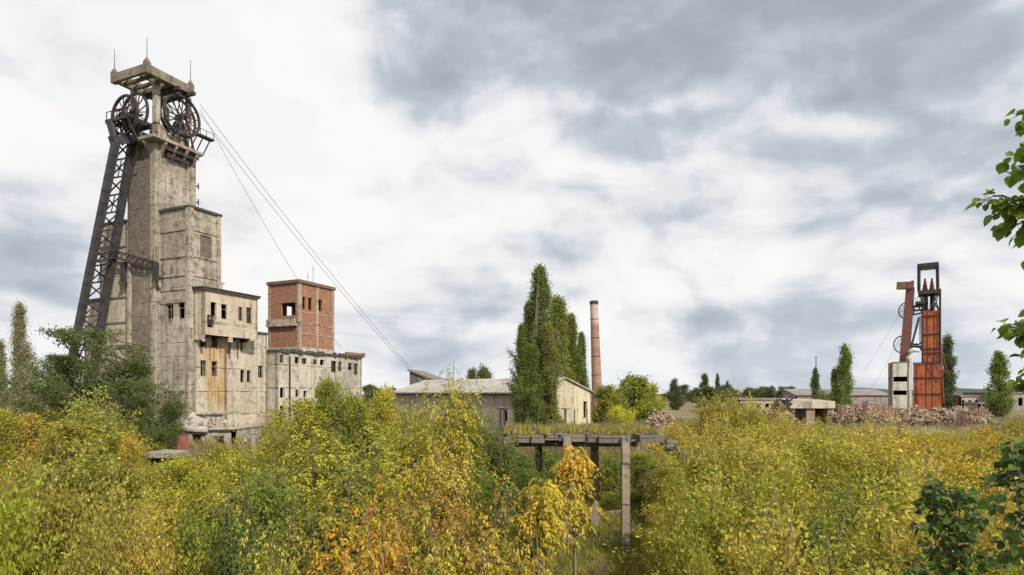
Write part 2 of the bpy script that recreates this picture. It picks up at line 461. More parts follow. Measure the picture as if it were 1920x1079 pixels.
# ---------------------------------------------------------------- the concrete headframe on the left
M_dark_beam = plain('dark_concrete', (0.13, 0.11, 0.09), (0.2, 0.17, 0.14))  # one dark tone for canopy beams, deck girders, supports and a post
nA, nB = (-DA[0], -DA[1]), (-DB[0], -DB[1])       # outward normals of the faces running along DB and along DA
A0 = px2(291, 700, 85); A0 = (A0.x, A0.y)
ZB = 3.6
tower = thing("concrete_headframe", (A0[0], A0[1], ZB), "tall weathered concrete mine headframe with stepped annexes and open wheel storey on top", "headframe")
def W(*args): return hit(*args)
LB, Bp = hit(A0, DB, 362)
LA, Ap = hit(A0, DA, 239)
z_sh = zat(262, 85)
m = MB()
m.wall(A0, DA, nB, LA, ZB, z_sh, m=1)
m.wall(A0, DB, nA, LB, ZB, z_sh, m=0)
m.wall(Ap, DB, DA, LB, ZB, z_sh, m=0)
m.wall(Bp, DA, DB, LA, ZB, z_sh, m=0)
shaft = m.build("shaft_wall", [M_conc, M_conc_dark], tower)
# corner pilaster and the pipe chase on the left face
m = MB()
m.rect(add2(A0, (nB, 0.30), (nA, 0.30)), DA, 0.95, DB, 0.95, ZB, z_sh - 0.02)
s, q = hit(A0, DA, 233)
_, q = hit(A0, DA, 247)
m.rect(add2(q, (nB, 0.35)), DA, 0.5, DB, 0.34, ZB, zat(490, 88))
_, q = hit(A0, DB, 356)
m.rect(add2(q, (nA, 0.25)), DB, 0.8, DA, 0.24, ZB, z_sh - 0.02)
m.build("pilaster", M_conc, tower)
# pedestal block above the shaft, with openings
z_p0, z_p1 = zat(262, 85), zat(226, 85)
m = MB()
ins = 0.35
P0 = add2(A0, (DA, ins), (DB, ins))
hb = holes_px(P0, DB, [(306, 322, 228, 248), (344, 352, 236, 262)])
ha = holes_px(P0, DA, [(262, 280, 232, 262)])
m.wall(P0, DA, nB, LA - 2 * ins, z_p0, z_p1, ha, mi=1)
m.wall(P0, DB, nA, LB - 2 * ins, z_p0, z_p1, hb, mi=1)
m.wall(add2(P0, (DA, LA - 2 * ins)), DB, DA, LB - 2 * ins, z_p0, z_p1)
m.wall(add2(P0, (DB, LB - 2 * ins)), DA, DB, LA - 2 * ins, z_p0, z_p1, [(1.5, 3.5, z_p0 + .3, z_p1 - .4)])
m.build("wheel_storey_wall", [M_conc, M_inner], tower)
# balcony slab round the head with brackets, dark sheets below it standing in for its shaded underside
m = MB()
bz = z_p0 - 0.25
m.rect(add2(A0, (nA, 0.0), (nB, 1.3)), DA, LA * 0.72, DB, 1.3, bz, bz + 0.4)
m.rect(add2(A0, (nA, 1.5), (nB, 1.3)), DB, LB + 1.9, DA, 1.5, bz, bz + 0.4)
m.rect(add2(A0, (DA, 0.05), (DB, 0.05)), DA, LA - 0.1, DB, LB - 0.1, z_p0 - 0.1, z_p0 - 0.01)
bal = m.build("balcony_slab", M_conc, tower)
for k in range(4):
    m = MB(); q = add2(A0, (DB, 0.5 + k * (LB - 1.0) / 3), (nA, 0.02))
    hb_ = 2.1
    for sgn in (0,):
        pts = [(q[0], q[1]), add2(q, (nA, 1.35)), add2(q, (nA, 1.35), (DB, 0.35)), add2(q, (DB, 0.35))]
        m.prism(pts, [bz - hb_, bz - 0.35, bz - 0.35, bz - hb_], bz - 0.003)
    m.build("bracket", M_conc, tower)
for k in range(2):
    m = MB(); q = add2(A0, (DA, 0.7 + k * 2.6), (nB, 0.02))
    pts = [(q[0], q[1]), add2(q, (nB, 1.15)), add2(q, (nB, 1.15), (DA, 0.35)), add2(q, (DA, 0.35))]
    m.prism(pts, [bz - 1.8, bz - 0.35, bz - 0.35, bz - 1.8], bz - 0.003)
    m.build("bracket", M_conc, tower)
m = MB()   # dark sheets added to stand in for the shade under the slab
m.rect(add2(A0, (DB, 0.9), (nA, 1.0)), DB, LB - 1.6, DA, 0.12, bz - 0.9, bz - 0.02)
m.rect(add2(A0, (DB, 1.4), (nA, 0.6)), DB, LB - 2.6, DA, 0.12, bz - 1.7, bz - 0.9)
m.build("underside_shade", M_steel, tower)
# small platform and brackets on the right edge
m = MB()
q = add2(A0, (DB, LB - 0.6), (nA, 1.2))
zpl = zat(247, 88)
m.rect(q, DB, 2.6, nA, 0.9, zpl, zpl + 0.22)
for t_ in (0.2, 1.2, 2.4):
    qq = add2(q, (DB, t_)); m.bar((*qq, zpl), (*add2(qq, (DA, 1.2)), zpl - 1.6), 0.12)
    m.bar((*add2(qq, (nA, .85)), zpl), (*add2(qq, (nA, .85)), zpl + 1.0), 0.06)
m.bar((*add2(q, (nA, .85)), zpl + 1.0), (*add2(q, (nA, .85), (DB, 2.6)), zpl + 1.0), 0.06)
m.build("access_platform", M_steel, tower)
# ladder stubs on the right wall
m = MB()
for py in (350, 380, 296):
    qq = add2(Bp, (nA, 0.1)); z_ = zat(py, 91)
    m.bar((*qq, z_), (*add2(qq, (DB, .9)), z_), 0.16); m.bar((*add2(qq, (DB, .8)), z_ - .4), (*add2(qq, (DB, .8)), z_ + .5), 0.12)
m.build_split("wall_bracket", M_steel, tower)

# open concrete canopy over the wheels
_, _ = hit(A0, DB, 300)
R0 = add2(A0, (nB, 2.3), (nA, 1.45))
tz = HC + (HZ - 118) / F * R0[1]
LRa, Ra = hit(R0, DA, 211)
LRb, Rb = hit(R0, DB, 360)
Rc = add2(R0, (DA, LRa), (DB, LRb))
m = MB()
th = 1.15
def rim(p, q_, t_=0.4, inn=(0, 0)):
    d = Vector((q_[0] - p[0], q_[1] - p[1])); L_ = d.length; d.normalize()
    m.rect(p, (d.x, d.y), L_, inn, t_, tz - th, tz)
rim(R0, Ra, .45, DB); rim(add2(R0, (DB, .452)), Rb, .45, DA); rim(add2(Ra, (DB, .452)), Rc, .45, nA); rim(add2(Rb, (DA, .452)), add2(Rc, (nA, .452)), .45, nB)
m.build("canopy_edge", concrete("canopy_concrete", seed=2.0, base=(0.21,0.18,0.135), pale=(0.31,0.27,0.21), amt=.8, streak=.9), tower)
m = MB()   # beams of the open grid
for k in range(1, 5):
    t_ = LRa * k / 5
    if k == 3: continue
    m.rect(add2(R0, (DA, t_ - .15), (DB, .46)), DA, .3, DB, LRb - .93, tz - .75 - .1 * (k % 2), tz - .25)
m.build_split("canopy_beam", M_dark_beam, tower)
m = MB()
for k in range(1, 5):
    t_ = LRb * k / 5
    m.rect(add2(R0, (DB, t_ - .2), (DA, .46)), DB, .4, DA, LRa - .93, tz - 1.15, tz - .76)
m.build_split("canopy_beam", M_dark_beam, tower)
m = MB()   # slab remains on the grid
for (a0, a1, b0, b1) in ((.05, .30, .06, .22), (.06, .19, .45, .58), (.1, .19, .82, .95), (.65, .78, .65, .78)):
    m.rect(add2(R0, (DA, LRa * a0), (DB, LRb * b0)), DA, LRa * (a1 - a0), DB, LRb * (b1 - b0), tz - .24, tz - .1)
m.build_split("roof_slab", M_slab, tower)
for (c_, w_) in ((add2(A0, (DA, .2), (DB, .2)), .72), (add2(A0, (DA, LA - .9), (DB, .2)), .6), (add2(A0, (DA, .2), (DB, LB - .7)), .6), (add2(A0, (DA, LA - .9), (DB, LB - .7)), .6)):
    m = MB(); m.rect(c_, DA, w_, DB, w_, z_p1 - 0.02, tz - th + .25); m.build("column", M_frame_conc, tower)
# lower heavy double beams toward the right
m = MB()
for o_, e_ in ((LRb * .62, .5), (LRb * .9, 1.1)):
    m.rect(add2(R0, (DB, o_), (nA, e_)), DB, .45, DA, LRa + e_ - .5, tz - th - .5, tz - th - .02)
m.build_split("crane_beam", M_steel, tower)
# corner caps with lightning rods
for (c_, py, o_) in ((R0, 70, 0.0), (Ra, 92, 0), (Rb, 112, 0)):
    m = MB(); cc = add2(c_, (DA, -.1 if c_ is not Ra else -.4), (DB, -.1 if c_ is not Rb else -.4))
    m.rect(cc, DA, .7, DB, .7, tz - th - .1, tz + .25)
    top = [add2(cc, (DA, .35), (DB, .35))] * 4
    base_ = [cc, add2(cc, (DA, .7)), add2(cc, (DA, .7), (DB, .7)), add2(cc, (DB, .7))]
    base_ = base_ if (DA[0] * DB[1] - DA[1] * DB[0]) > 0 else base_[::-1]
    m.hull8([(*b_, tz + .25) for b_ in base_] + [(x[0] + (b_[0] - x[0]) * .12, x[1] + (b_[1] - x[1]) * .12, tz + .95) for b_, x in zip(base_, top)])
    cap = m.build("corner_cap", M_conc_dark, tower)
    m = MB(); cx_ = add2(cc, (DA, .35), (DB, .35))
    m.tube([(*cx_, tz + .8), (*cx_, zat(py, cx_[1]))], [.055, .03], 6)
    r_ = m.build("lightning_rod", M_cable, tower)

def sheave(name, c, d, R, w=0.34, spokes=14, parent=None):
    """rope wheel: grooved rim, hub, spokes, in the vertical plane through plan direction d"""
    n_ = Vector((-d[1], d[0], 0)); dv = Vector((d[0], d[1], 0)); C = Vector(c); up = Vector((0, 0, 1))
    m = MB(); N = 40
    prof = [(R, -w / 2), (R - .10, -w / 5), (R - .10, w / 5), (R, w / 2), (R - .26, w / 2.4), (R - .26, -w / 2.4)]
    i0 = len(m.v)
    for k in range(N):
        a = 2 * math.pi * k / N; e = dv * math.cos(a) + up * math.sin(a)
        for (r_, o_) in prof: m.v.append(tuple(C + e * r_ + n_ * o_))
    K = len(prof)
    for k in range(N):
        for j in range(K):
            a = i0 + k * K + j; b = i0 + k * K + (j + 1) % K; c2 = i0 + ((k + 1) % N) * K + (j + 1) % K; d2 = i0 + ((k + 1) % N) * K + j
            m.f.append((a, b, c2, d2)); m.m.append(0)
    rimo = m.build("rim", M_steel, parent)
    m = MB(); m.tube([C - n_ * .35, C + n_ * .35], .34, 12); m.tube([C - n_ * .75, C + n_ * .75], .13, 8)
    m.build("hub", M_steel, parent)
    m = MB()
    for k in range(spokes):
        a = 2 * math.pi * (k + .3) / spokes; e = dv * math.cos(a) + up * math.sin(a); sd_ = n_ * (.12 if k % 2 else -.12)
        m.bar(C + e * .28 + sd_ * 1.6, C + e * (R - .2) + sd_ * .4, .11, .11, up=n_)
    m.build("spokes", M_steel, parent)
def wheel_thing(label, c, d, R, group, spokes=14):
    t_ = thing("rope_sheave", tuple(c), label, "wheel", group)
    sheave("w", c, d, R, parent=t_, spokes=spokes)
    # bearing stands
    return t_
G_w = "rope wheels at the top of the headframes"
YR = 88.0
# two wheels over the right wall, planes along DB
cR = hit(A0, DB, 337)[1]
cz = zat(221, cR[1])
wheel_thing("black spoked rope wheel at the concrete tower's top right, the nearer of two", (*add2(cR, (nA, .75), (nB, .2)), cz), DB, 2.95, G_w)
wheel_thing("black spoked rope wheel at the concrete tower's top right, behind its twin and higher", (*add2(cR, (DA, 1.5), (DB, .9)), cz + .55), DB, 2.95, G_w)
# steel head platform on the left with two wheels, planes along DA
HP = add2(A0, (nB, 2.3), (DA, 0.2))
cL = hit(add2(A0, (nB, 1.6)), DA, 249)[1]
czl = zat(221, cL[1])
wheel_thing("dark rope wheel above the steel platform at the tower's left, the nearer one", (*add2(cL, (nB, 1.1)), czl - .1), DA, 2.75, G_w)
wheel_thing("dark rope wheel above the steel platform at the tower's left, half hidden behind its twin", (*add2(cL, (DB, .5), (DA, .3)), czl + .9), DA, 2.75, G_w)
m = MB()   # bearing stands
for c_, dd in ((add2(cR, (nA, .75), (nB, .2)), DB), (add2(cR, (DA, 1.5), (DB, .9)), DB)):
    for sg in (-.55, .55):
        nn = add2(c_, (DA, sg))
        for q_ in (-1.5, 1.5):
            m.bar((*add2(nn, (DB, q_)), cz - 4.6), (*add2(nn, (DB, q_ * .12)), cz - .05), .22)
        m.bar((*add2(nn, (DB, -1.3)), cz - 2.4), (*add2(nn, (DB, 1.3)), cz - 2.4), .16)
m.build("bearing_stand", M_steel, tower)

# steel back legs leaning away to the left, with their head platform
legs = thing("steel_back_leg_frame", (*add2(A0, (DA, 14), (nB, 3)), ZB), "dark steel back-leg frame with cross lattice leaning against the concrete headframe's left side", "steel frame")
def leg_line(top, bot): return Vector(top), Vector(bot)
def on_line(off, px, py):
    """point on the plan line parallel to the left face, off metres in front of it, at pixel (px, py)"""
    p = hit(add2(A0, (nB, off)), DA, px)[1]
    return Vector((p[0], p[1], zat(py, p[1])))
L2t, L2b = on_line(1.0, 249, 262), on_line(1.0, 184, 640)
L1t, L1b = on_line(4.3, 217, 268), on_line(4.3, 141, 645)
def extend(a, b, z):
    t_ = (z - a.z) / (b.z - a.z); return a + (b - a) * t_
L2b, L1b = extend(L2t, L2b, ZB), extend(L1t, L1b, ZB)
for (t_, b_) in ((L1t, L1b), (L2t, L2b)):
    m = MB(); m.bar(b_, t_, .82, .75)
    for k in range(1, 26):
        c_ = b_ + (t_ - b_) * (k / 26); e_ = (t_ - b_).normalized() * .06
        m.bar(c_ - e_, c_ + e_, .88, .81)
    m.build("leg", M_steel_leg, legs)
NB = 17
for k in range(NB):
    f0, f1 = .02 + k * .98 / NB, .02 + (k + 1) * .98 / NB
    m = MB()
    a0, a1 = L1b + (L1t - L1b) * f0, L1b + (L1t - L1b) * f1
    b0, b1 = L2b + (L2t - L2b) * f0, L2b + (L2t - L2b) * f1
    m.bar(a0, b1, .16, .16); m.bar(b0, a1 + Vector((.02, .15, 0)), .16, .16)
    m.bar(a0, b0, .2, .22)
    if k % 2: m.bar(a0.lerp(b0, .5), a1.lerp(b1, .5) + Vector((0, .1, 0)), .1)
    m.build("cross_brace", M_steel_leg, legs)
# horizontal lattice girder tying the legs to the shaft
m = MB()
g0 = on_line(1.0, 214, 470); g1 = on_line(.45, 292, 492)
for dz_ in (0, -1.0):
    m.bar(g0 + Vector((0, 0, dz_)), g1 + Vector((0, 0, dz_)), .22)
for k in range(8):
    a_ = g0 + (g1 - g0) * (k / 8); b_ = g0 + (g1 - g0) * ((k + 1) / 8)
    m.bar(a_, b_ - Vector((0, 0, 1)), .11); m.bar(a_ - Vector((0, 0, 1)), b_, .11)
g2 = on_line(4.3, 184, 478)
m.bar(g0, g2, .22); m.bar(g0 - Vector((0, 0, 1)), g2 - Vector((0, 0, 1)), .22)
m.build("tie_girder", M_steel, legs)
m = MB()
for px_, py0, py1 in ((231, 492, 530), (293, 492, 520)):
    a_ = on_line(.7, px_, py0); b_ = on_line(.7, px_, py1)
    m.bar(a_, b_, .5); m.bar(b_ + Vector((-.5, 0, 0)), b_ + Vector((.5, 0, -.2)), .5)
m.build_split("hanger", M_steel, legs)
# cross head and platform
m = MB()
c1 = L1t + Vector((-.4, -.2, .2)); c2 = L2t + Vector((.5, .2, .2))
m.bar(c1, c2, .9, 1.1)
m.build("cross_head", M_steel_leg, legs)
m = MB()
pz = zat(237, A0[1])
pl0 = add2(A0, (nB, 3.6), (nA, -.6))
for o_ in (0, 1.2, 2.4, 3.5):
    q_ = add2(pl0, (DB, o_)); m.bar((*q_, pz), (*add2(q_, (DA, 4.3)), pz), .32, .45)
for o_ in (0, 1.05, 2.1, 3.2, 4.2):
    q_ = add2(pl0, (DA, o_)); m.bar((*q_, pz + .25), (*add2(q_, (DB, 3.5)), pz + .25), .22, .25)
    m.bar((*q_, pz + .2), (*q_, pz + 1.3), .08)
    m.bar((*q_, pz - .1), (*add2(q_, (DB, 1.6)), pz - 2.8), .2)
m.bar((*pl0, pz + 1.3), (*add2(pl0, (DA, 4.3)), pz + 1.3), .08)
for sg in (0.0, 1.1, 2.2):
    for q_ in (-1.5, 0, 1.5):
        cc = add2(cL, (nB, 1.6 - sg)); m.bar((*add2(cc, (DA, q_)), pz), (*add2(cc, (DA, q_ * .1)), czl), .24)
    m.bar((*add2(cc, (DA, -1.2)), pz + 1.4), (*add2(cc, (DA, 1.2)), pz + 1.4), .2)
m.bar(L2t, (*add2(cL, (DA, -1.8)), pz), .4); m.bar(L1t, (*add2(pl0, (DA, 3.2)), pz), .45); m.bar(L2t + Vector((0, 0, -2)), (*add2(pl0, (DA, 1)), pz), .35)
m.bar(L1t + Vector((0, 0, -1)), (*add2(pl0, (DA, 3.9)), pz), .4)
m.build("wheel_platform", M_steel, legs)

# --- stepped annexes
def mk_frames(root, p, d, n, specs, mt=M_wframe, skip=()):
    for i, (s0, s1, z0, z1) in enumerate(specs):
        if i in skip: continue
        m = MB(); w_ = .09; o = -.22
        def P(s, z): return (p[0] + d[0] * s + n[0] * o, p[1] + d[1] * s + n[1] * o, z)
        g = .01
        m.bar(P(s0 + g, z0 + .05), P(s1 - g, z0 + .05), w_, w_); m.bar(P(s0 + g, z1 - .05), P(s1 - g, z1 - .05), w_, w_)
        m.bar(P(s0 + .05, z0 + .1), P(s0 + .05, z1 - .1), w_); m.bar(P(s1 - .05, z0 + .1), P(s1 - .05, z1 - .1), w_)
        if i % 3 != 1: m.bar(P((s0 + s1) / 2, z0 + .1), P((s0 + s1) / 2, z1 - .1), w_ * .8)
        if i % 3 != 2: m.bar(P(s0, z0 + (z1 - z0) * .66), P(s1, z0 + (z1 - z0) * .66), w_ * .8)
        m.build("window_frame", mt, root)
annex = tower
# annex C: tall one on the right face
_, S1 = hit(A0, DB, 298)
lC, N1 = hit(S1, nA, 355.5)
LC, C2 = hit(N1, DB, 412)
zc = zat(389, N1[1])
m = MB()
hc = holes_px(N1, DB, [(375, 397, 443, 487)])
ha1 = holes_px(N1, DA, [(312, 325, 571, 599), (334, 346, 567, 598)])
m.wall(N1, DA, nB, lC, ZB, zc, ha1, mi=1, m=0)
F0 = add2(N1, (nA, .32), (DB, .75))
hf = holes_px(F0, DB, [(376, 387, 676, 706), (397, 408, 678, 706), (375, 387, 633, 651), (397, 409, 630, 652)])
hf_c = [(a + .75, b + .75, c_, e_) for a, b, c_, e_ in hf if b + .75 < LC - .1]
hf_e = [(a + .75 - LC, b + .75 - LC, c_, e_) for a, b, c_, e_ in hf if a + .75 > LC + .1]
m.wall(N1, DB, nA, LC, ZB, zc, hc + hf_c, mi=1, m=0)
m.wall(C2, DA, DB, lC, ZB, zc, m=0)
m.build("annex_wall", [M_conc, M_inner], tower)
mk_frames(tower, N1, DA, nB, ha1)
m = MB(); m.rect(add2(N1, (nA, .25), (nB, .25)), DA, lC + .22, DB, LC + .5, zc, zc + .32); m.build("annex_roof", M_roof_edge, tower)
m = MB()
for py in (430, 480, 516, 542, 566):
    z_ = zat(py, N1[1]); m.rect(add2(N1, (nB, .12), (DA, .55)), DA, lC - .6, DB, .12, z_, z_ + .22)
    if py < 540: m.rect(add2(N1, (nA, .12), (DB, .5)), DB, LC - .6, DA, .12, z_, z_ + .22)
m.rect(add2(N1, (nB, .22), (nA, .22)), DA, .7, DB, .7, ZB, zc - .02)
m.rect(add2(C2, (nA, .18), (nB, .5)), DB, .6, DA, .4, ZB, zc - .02)
m.build_split("ledge", M_conc, tower)
m = MB()   # dark corrugated sheet closing the big opening
s0, s1, z0, z1 = hc[0]
for k in range(9):
    s_ = s0 + (s1 - s0) * k / 9
    q = add2(N1, (DB, s_), (DA, .12 + .05 * (k % 2))); m.rect(q, DB, (s1 - s0) / 9 - .01, DA, .06, z0, z1)
m.build("shutter", metal("shutter_metal", (.13, .10, .085), (.20, .16, .13)), tower)
# stair-like ladder box beyond the annex
m = MB(); q = add2(C2, (DB, .1), (DA, .6)); zl = zat(530, C2[1])
m.rect(q, DB, 1.3, DA, 1.2, zl, zl + .25); m.rect(add2(q, (DB, .2), (DA, .1)), DB, .8, DA, .9, zl - 3, zl - .003); m.build("landing", M_conc_light, tower)

# annex A and B: behind the steel legs, stepping down to the left
_, PA = hit(A0, DA, 241)
def left_annex(px0, px1, py, off, name):
    p = hit(add2(A0, (nB, off)), DA, px0)[1]; L_, _q = hit(p, DA, px1)
    z_ = zat(py, p[1]); m = MB()
    m.wall(p, DA, nB, L_, ZB, z_, m=0); m.wall(p, DB, nA, 5.5, ZB, z_, m=0)
    q = add2(p, (DA, L_)); m.wall(q, DB, DA, 5.5, ZB, z_, m=0); m.wall(add2(p, (DB, 5.5)), DA, DB, L_, ZB, z_, m=0)
    m.build(name, [M_conc_light if off < 1 else M_conc], tower)
    m = MB(); m.rect(add2(p, (nB, .22), (nA, .1)), DA, L_ + .25, DB, 5.8, z_, z_ + .3); m.build("annex_roof", M_roof_edge, tower)
    m = MB()
    for k in range(1, int((z_ - ZB) / 3.6)):
        m.rect(add2(p, (nB, .1), (DA, .1)), DA, L_ - .2, DB, .1, z_ - 3.6 * k, z_ - 3.6 * k + .2)
    m.build_split("ledge", M_conc_dark, tower)
left_annex(238.5, 187, 416, .12, "annex_wall")
left_annex(187, 158, 566, -.3, "annex_wall")

# E: lower block below, continuing the plane of annex C to the right
E0 = C2
_, Ee = hit(N1, DB, 501)
LE = math.dist(C2, Ee)
ze = zat(628, Ee[1])
m = MB()
Est = add2(C2, (DB, .003))
he = holes_px(Est, DB, [(430, 440, 680, 706), (449, 458, 694, 717), (463, 470, 695, 717), (484, 493, 686, 709)])
he = he + [h for h in holes_px(Est, DB, [(425, 433, 636, 662), (436, 455, 640, 658)])] + hf_e
m.wall(Est, DB, nA, LE - .003, ZB, ze, he, mi=1)
m.wall(Ee, DA, DB, 8.0, ZB, ze, mi=1)
m.wall(add2(Est, (DA, 8.0)), DB, DA, LE, ZB, ze, mi=1)
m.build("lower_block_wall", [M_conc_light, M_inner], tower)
mk_frames(tower, Est, DB, nA, he[:4], skip=(1, 2))
m = MB(); m.rect(add2(Est, (nA, .18), (DB, .25)), DB, LE + .1, DA, 8.3, ze, ze + .3); m.build("lower_roof", M_roof_edge, tower)
# front face of the block under annex C (between the corner and C2) gets its windows and the rust run
m = MB()
F0 = add2(N1, (nA, .32), (DB, .75))
LF = LC + 2.6
u_of = lambda p: (p[0] - A0[0]) * (DA[0] + DB[0]) + (p[1] - A0[1]) * (DA[1] + DB[1])
_, r0 = hit(F0, DB, 406); 
M_rustwall = concrete("rust_stained_wall", base=(0.52, 0.445, 0.335), pale=(0.63, 0.56, 0.45), amt=0.4, seed=13.0, streak=0.5, joint=3.3,
                      rust=(u_of(r0), 2.5, zat(640, r0[1]) - ZB, zat(775, r0[1]) - ZB))
hf = holes_px(F0, DB, [(376, 387, 676, 706), (397, 408, 678, 706), (375, 387, 633, 651), (397, 409, 630, 652)])
m.wall(F0, DB, nA, LF, ZB, zat(627, F0[1]), hf, t=.3, mi=1)
m.build("front_wall", [M_rustwall, M_inner], tower)
mk_frames(tower, F0, DB, nA, hf[:2])
# D: cantilevered box with four tall windows and a broken underside
D0 = add2(N1, (DB, .6))
_, Dl = hit(N1, DB, 362)
lD, Dn = hit(Dl, nA, 381)
LD, De = hit(Dn, DB, 483)
zd1, zd0 = zat(543, Dn[1]), zat(627, Dn[1])
m = MB()
hd = holes_px(Dn, DB, [(395, 406, 567, 600), (415, 426, 571, 599), (447, 455, 576, 602), (462, 472, 577, 607)])
h0 = hd[0]; hd.append((h0[0] - .55, h0[0] + .6, h0[2] - 1.1, h0[2] + .6))
m.wall(Dn, DA, nB, lD, zd0, zd1, mi=1)
m.wall(Dn, DB, nA, LD, zd0, zd1, hd, mi=1)
m.wall(De, DA, DB, lD, zd0, zd1, mi=1)
m.wall(add2(Dn, (DA, lD - .01)), DB, DA, LD, zd0, zd1, mi=1)
m.build("overhanging_room_wall", [M_conc_box, M_inner], tower)
mk_frames(tower, Dn, DB, nA, hd[:4], skip=(0,))
m = MB(); m.rect(add2(Dn, (nA, .3), (nB, .3)), DA, lD + .28, DB, LD + .5, zd1, zd1 + .28); m.rect(add2(Dn, (nA, .42), (nB, .42)), DA, lD + .3, DB, LD + .75, zd1 + .283, zd1 + .42)
m.build("overhanging_room_roof", M_roof_edge, tower)
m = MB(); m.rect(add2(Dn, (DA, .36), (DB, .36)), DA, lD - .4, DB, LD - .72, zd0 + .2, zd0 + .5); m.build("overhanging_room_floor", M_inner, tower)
m = MB()   # hanging remains of the parapet below the room
for px0, px1, dp in ((381, 385, 12), (430, 437, 9), (470, 483, 3)):
    q = hit(Dn, DB, px0)[1]; L_ = math.dist(q, hit(Dn, DB, px1)[1])
    m.rect(add2(q, (DA, .02)), DB, L_, DA, .3, zd0 - dp * .08, zd0 - .003)
m.rect(add2(Dn, (nB, -.02), (DA, .02)), DA, lD * .9, DB, .3, zd0 - .7, zd0 - .003)
m.build_split("broken_parapet", M_conc_light, tower)
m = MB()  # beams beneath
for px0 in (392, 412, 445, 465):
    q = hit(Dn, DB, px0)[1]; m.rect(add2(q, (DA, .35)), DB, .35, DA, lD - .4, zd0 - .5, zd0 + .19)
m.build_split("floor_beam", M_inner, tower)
# vertical rust pipes
m = MB()
for px0 in (430.5, 446):
    q = hit(add2(F0, (nA, .12)), DB, px0)[1]; m.tube([(*q, zat(672, q[1])), (*q, zat(640, q[1]))], .09, 6)
q = hit(add2(F0, (nA, .15)), DB, 423)[1]; m.tube([(*q, ZB), (*q, zat(655, q[1]))], .1, 6)
m.build("downpipe", M_rust, tower)

# ---------------------------------------------------------------- the long hall with the brick tower
hall = thing("plant_hall", (*Ee, ZB), "long pale two-storey hall with a row of small dark windows beside the headframe", "building")
_, Hs = hit(N1, DB, 502.5)
lH, Hn = hit(Hs, nA, 519)
LH, He_ = hit(Hn, DB, 678)
zh = zat(659, Hn[1])
m = MB()
hh = holes_px(Hn, DB, [(524, 532, 666, 681), (553, 561, 670, 682), (566, 575, 672, 683), (587, 595, 674, 684), (600, 608, 675, 685), (621, 631, 677, 699), (634, 641, 679, 697), (653, 660, 681, 695), (664, 671, 682, 704),
                       (525, 533, 727, 746), (554, 560, 731, 745), (569, 575, 733, 746), (591, 598, 731, 748), (525, 533, 761, 778), (612, 618, 733, 748)])
m.wall(Hn, DA, nB, lH + 6, ZB, zh, mi=1)
m.wall(Hn, DB, nA, LH, ZB, zh, hh, mi=1)
m.wall(He_, DA, DB, 14, ZB, zh, [], mi=1)
m.wall(add2(Hn, (DA, 14)), DB, DA, LH, ZB, zh, [], mi=1)
m.wall(add2(Hn, (DA, lH + 6)), DA, nB, 14 - lH - 6, ZB, zh - .002, mi=1)
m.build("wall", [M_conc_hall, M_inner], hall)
mk_frames(hall, Hn, DB, nA, hh, skip=(1, 4, 9, 11))
m = MB(); m.rect(add2(Hn, (nA, .25), (nB, .25)), DA, 14.4, DB, LH + .5, zh, zh + .28)
rr = random.Random(4)
for k in range(26):
    t_ = rr.uniform(0, LH - 1.5); m.rect(add2(Hn, (nA, .3 + rr.uniform(0, .1)), (DB, t_)), DB, rr.uniform(.4, 1.6), DA, rr.uniform(.3, .8), zh + rr.uniform(-.25, .1), zh + rr.uniform(.32, .6))
m.build("roof", M_roof_edge, hall)
m = MB(); q = hit(Hn, DB, 655)[1]
m.rect(add2(q, (DA, .6)), DB, 4.6, DA, .4, zh + .28, zh + 1.0); m.rect(add2(q, (DA, .1), (DB, 4.4)), DA, 6, DB, .4, zh + .283, zh + 1.05)
m.build("parapet", M_brick, hall)
m = MB()
for px0 in (543.5,):
    q = hit(add2(Hn, (nA, .14)), DB, px0)[1]; m.tube([(*q, ZB), (*q, zat(668, q[1]))], .13, 6)
m.build("downpipe", M_steel, hall)
# antennas / stubs over the roof
# brick tower
bt = thing("brick_tower", (*Hn, zh), "square red brick tower framed in concrete standing on the hall's roof", "brick tower")
G0 = add2(hit(add2(Hn, (DA, .9)), DB, 561)[1])
LGa, Ga = hit(G0, DA, 504)
LGb, Gb = hit(G0, DB, 625.5)
zg0, zg1 = zh + .15, zat(530, G0[1])
m = MB()
hga = holes_px(G0, DA, [(527, 554, 568, 592)])
hgb = holes_px(G0, DB, [(567, 573, 557, 580), (578, 585, 559, 582), (597, 604, 562, 584)])
m.wall(G0, DA, nB, LGa, zg0, zg1, hga, mi=0)
m.wall(G0, DB, nA, LGb, zg0, zg1, hgb, mi=0)
hback = [(1.2, LGa - .8, hga[0][2] - .6, hga[0][3] + .5)]
m.wall(add2(G0, (DB, LGb)), DA, DB, LGa, zg0, zg1, [(1.0, 2.6, hga[0][2], hga[0][3] + .3), (3.2, 4.9, hga[0][2], hga[0][3] + .3)], mi=0)
m.wall(Ga, DB, DA, LGb, zg0, zg1, [(LGb * .45, LGb * .62, hga[0][2], hga[0][3] + .2), (LGb * .7, LGb * .85, hga[0][2], hga[0][3] + .2)], mi=0)
m.build("brick_wall", [M_brick], bt)
M_bframe = concrete("brick_frame_concrete", base=(0.40, 0.29, 0.21), pale=(0.48, 0.37, 0.28), amt=.5, seed=41, joint=5)
for c_ in (add2(G0, (nA, .1), (nB, .1)), add2(Ga, (nB, .1), (DA, -.45)), add2(Gb, (nA, .1), (DB, -.45)), add2(G0, (DB, LGb * .47), (nA, .1))):
    m = MB(); m.rect(c_, DA, .55, DB, .55, zg0, zg1 - .01); m.build("concrete_post", M_bframe, bt)
m = MB()
for py in (585, 607, 626): 
    z_ = zat(py, G0[1]); m.rect(add2(G0, (nA, .07), (DB, .46)), DB, LGb - .9, DA, .07, z_, z_ + .16)
m.build("concrete_band", M_bframe, bt)
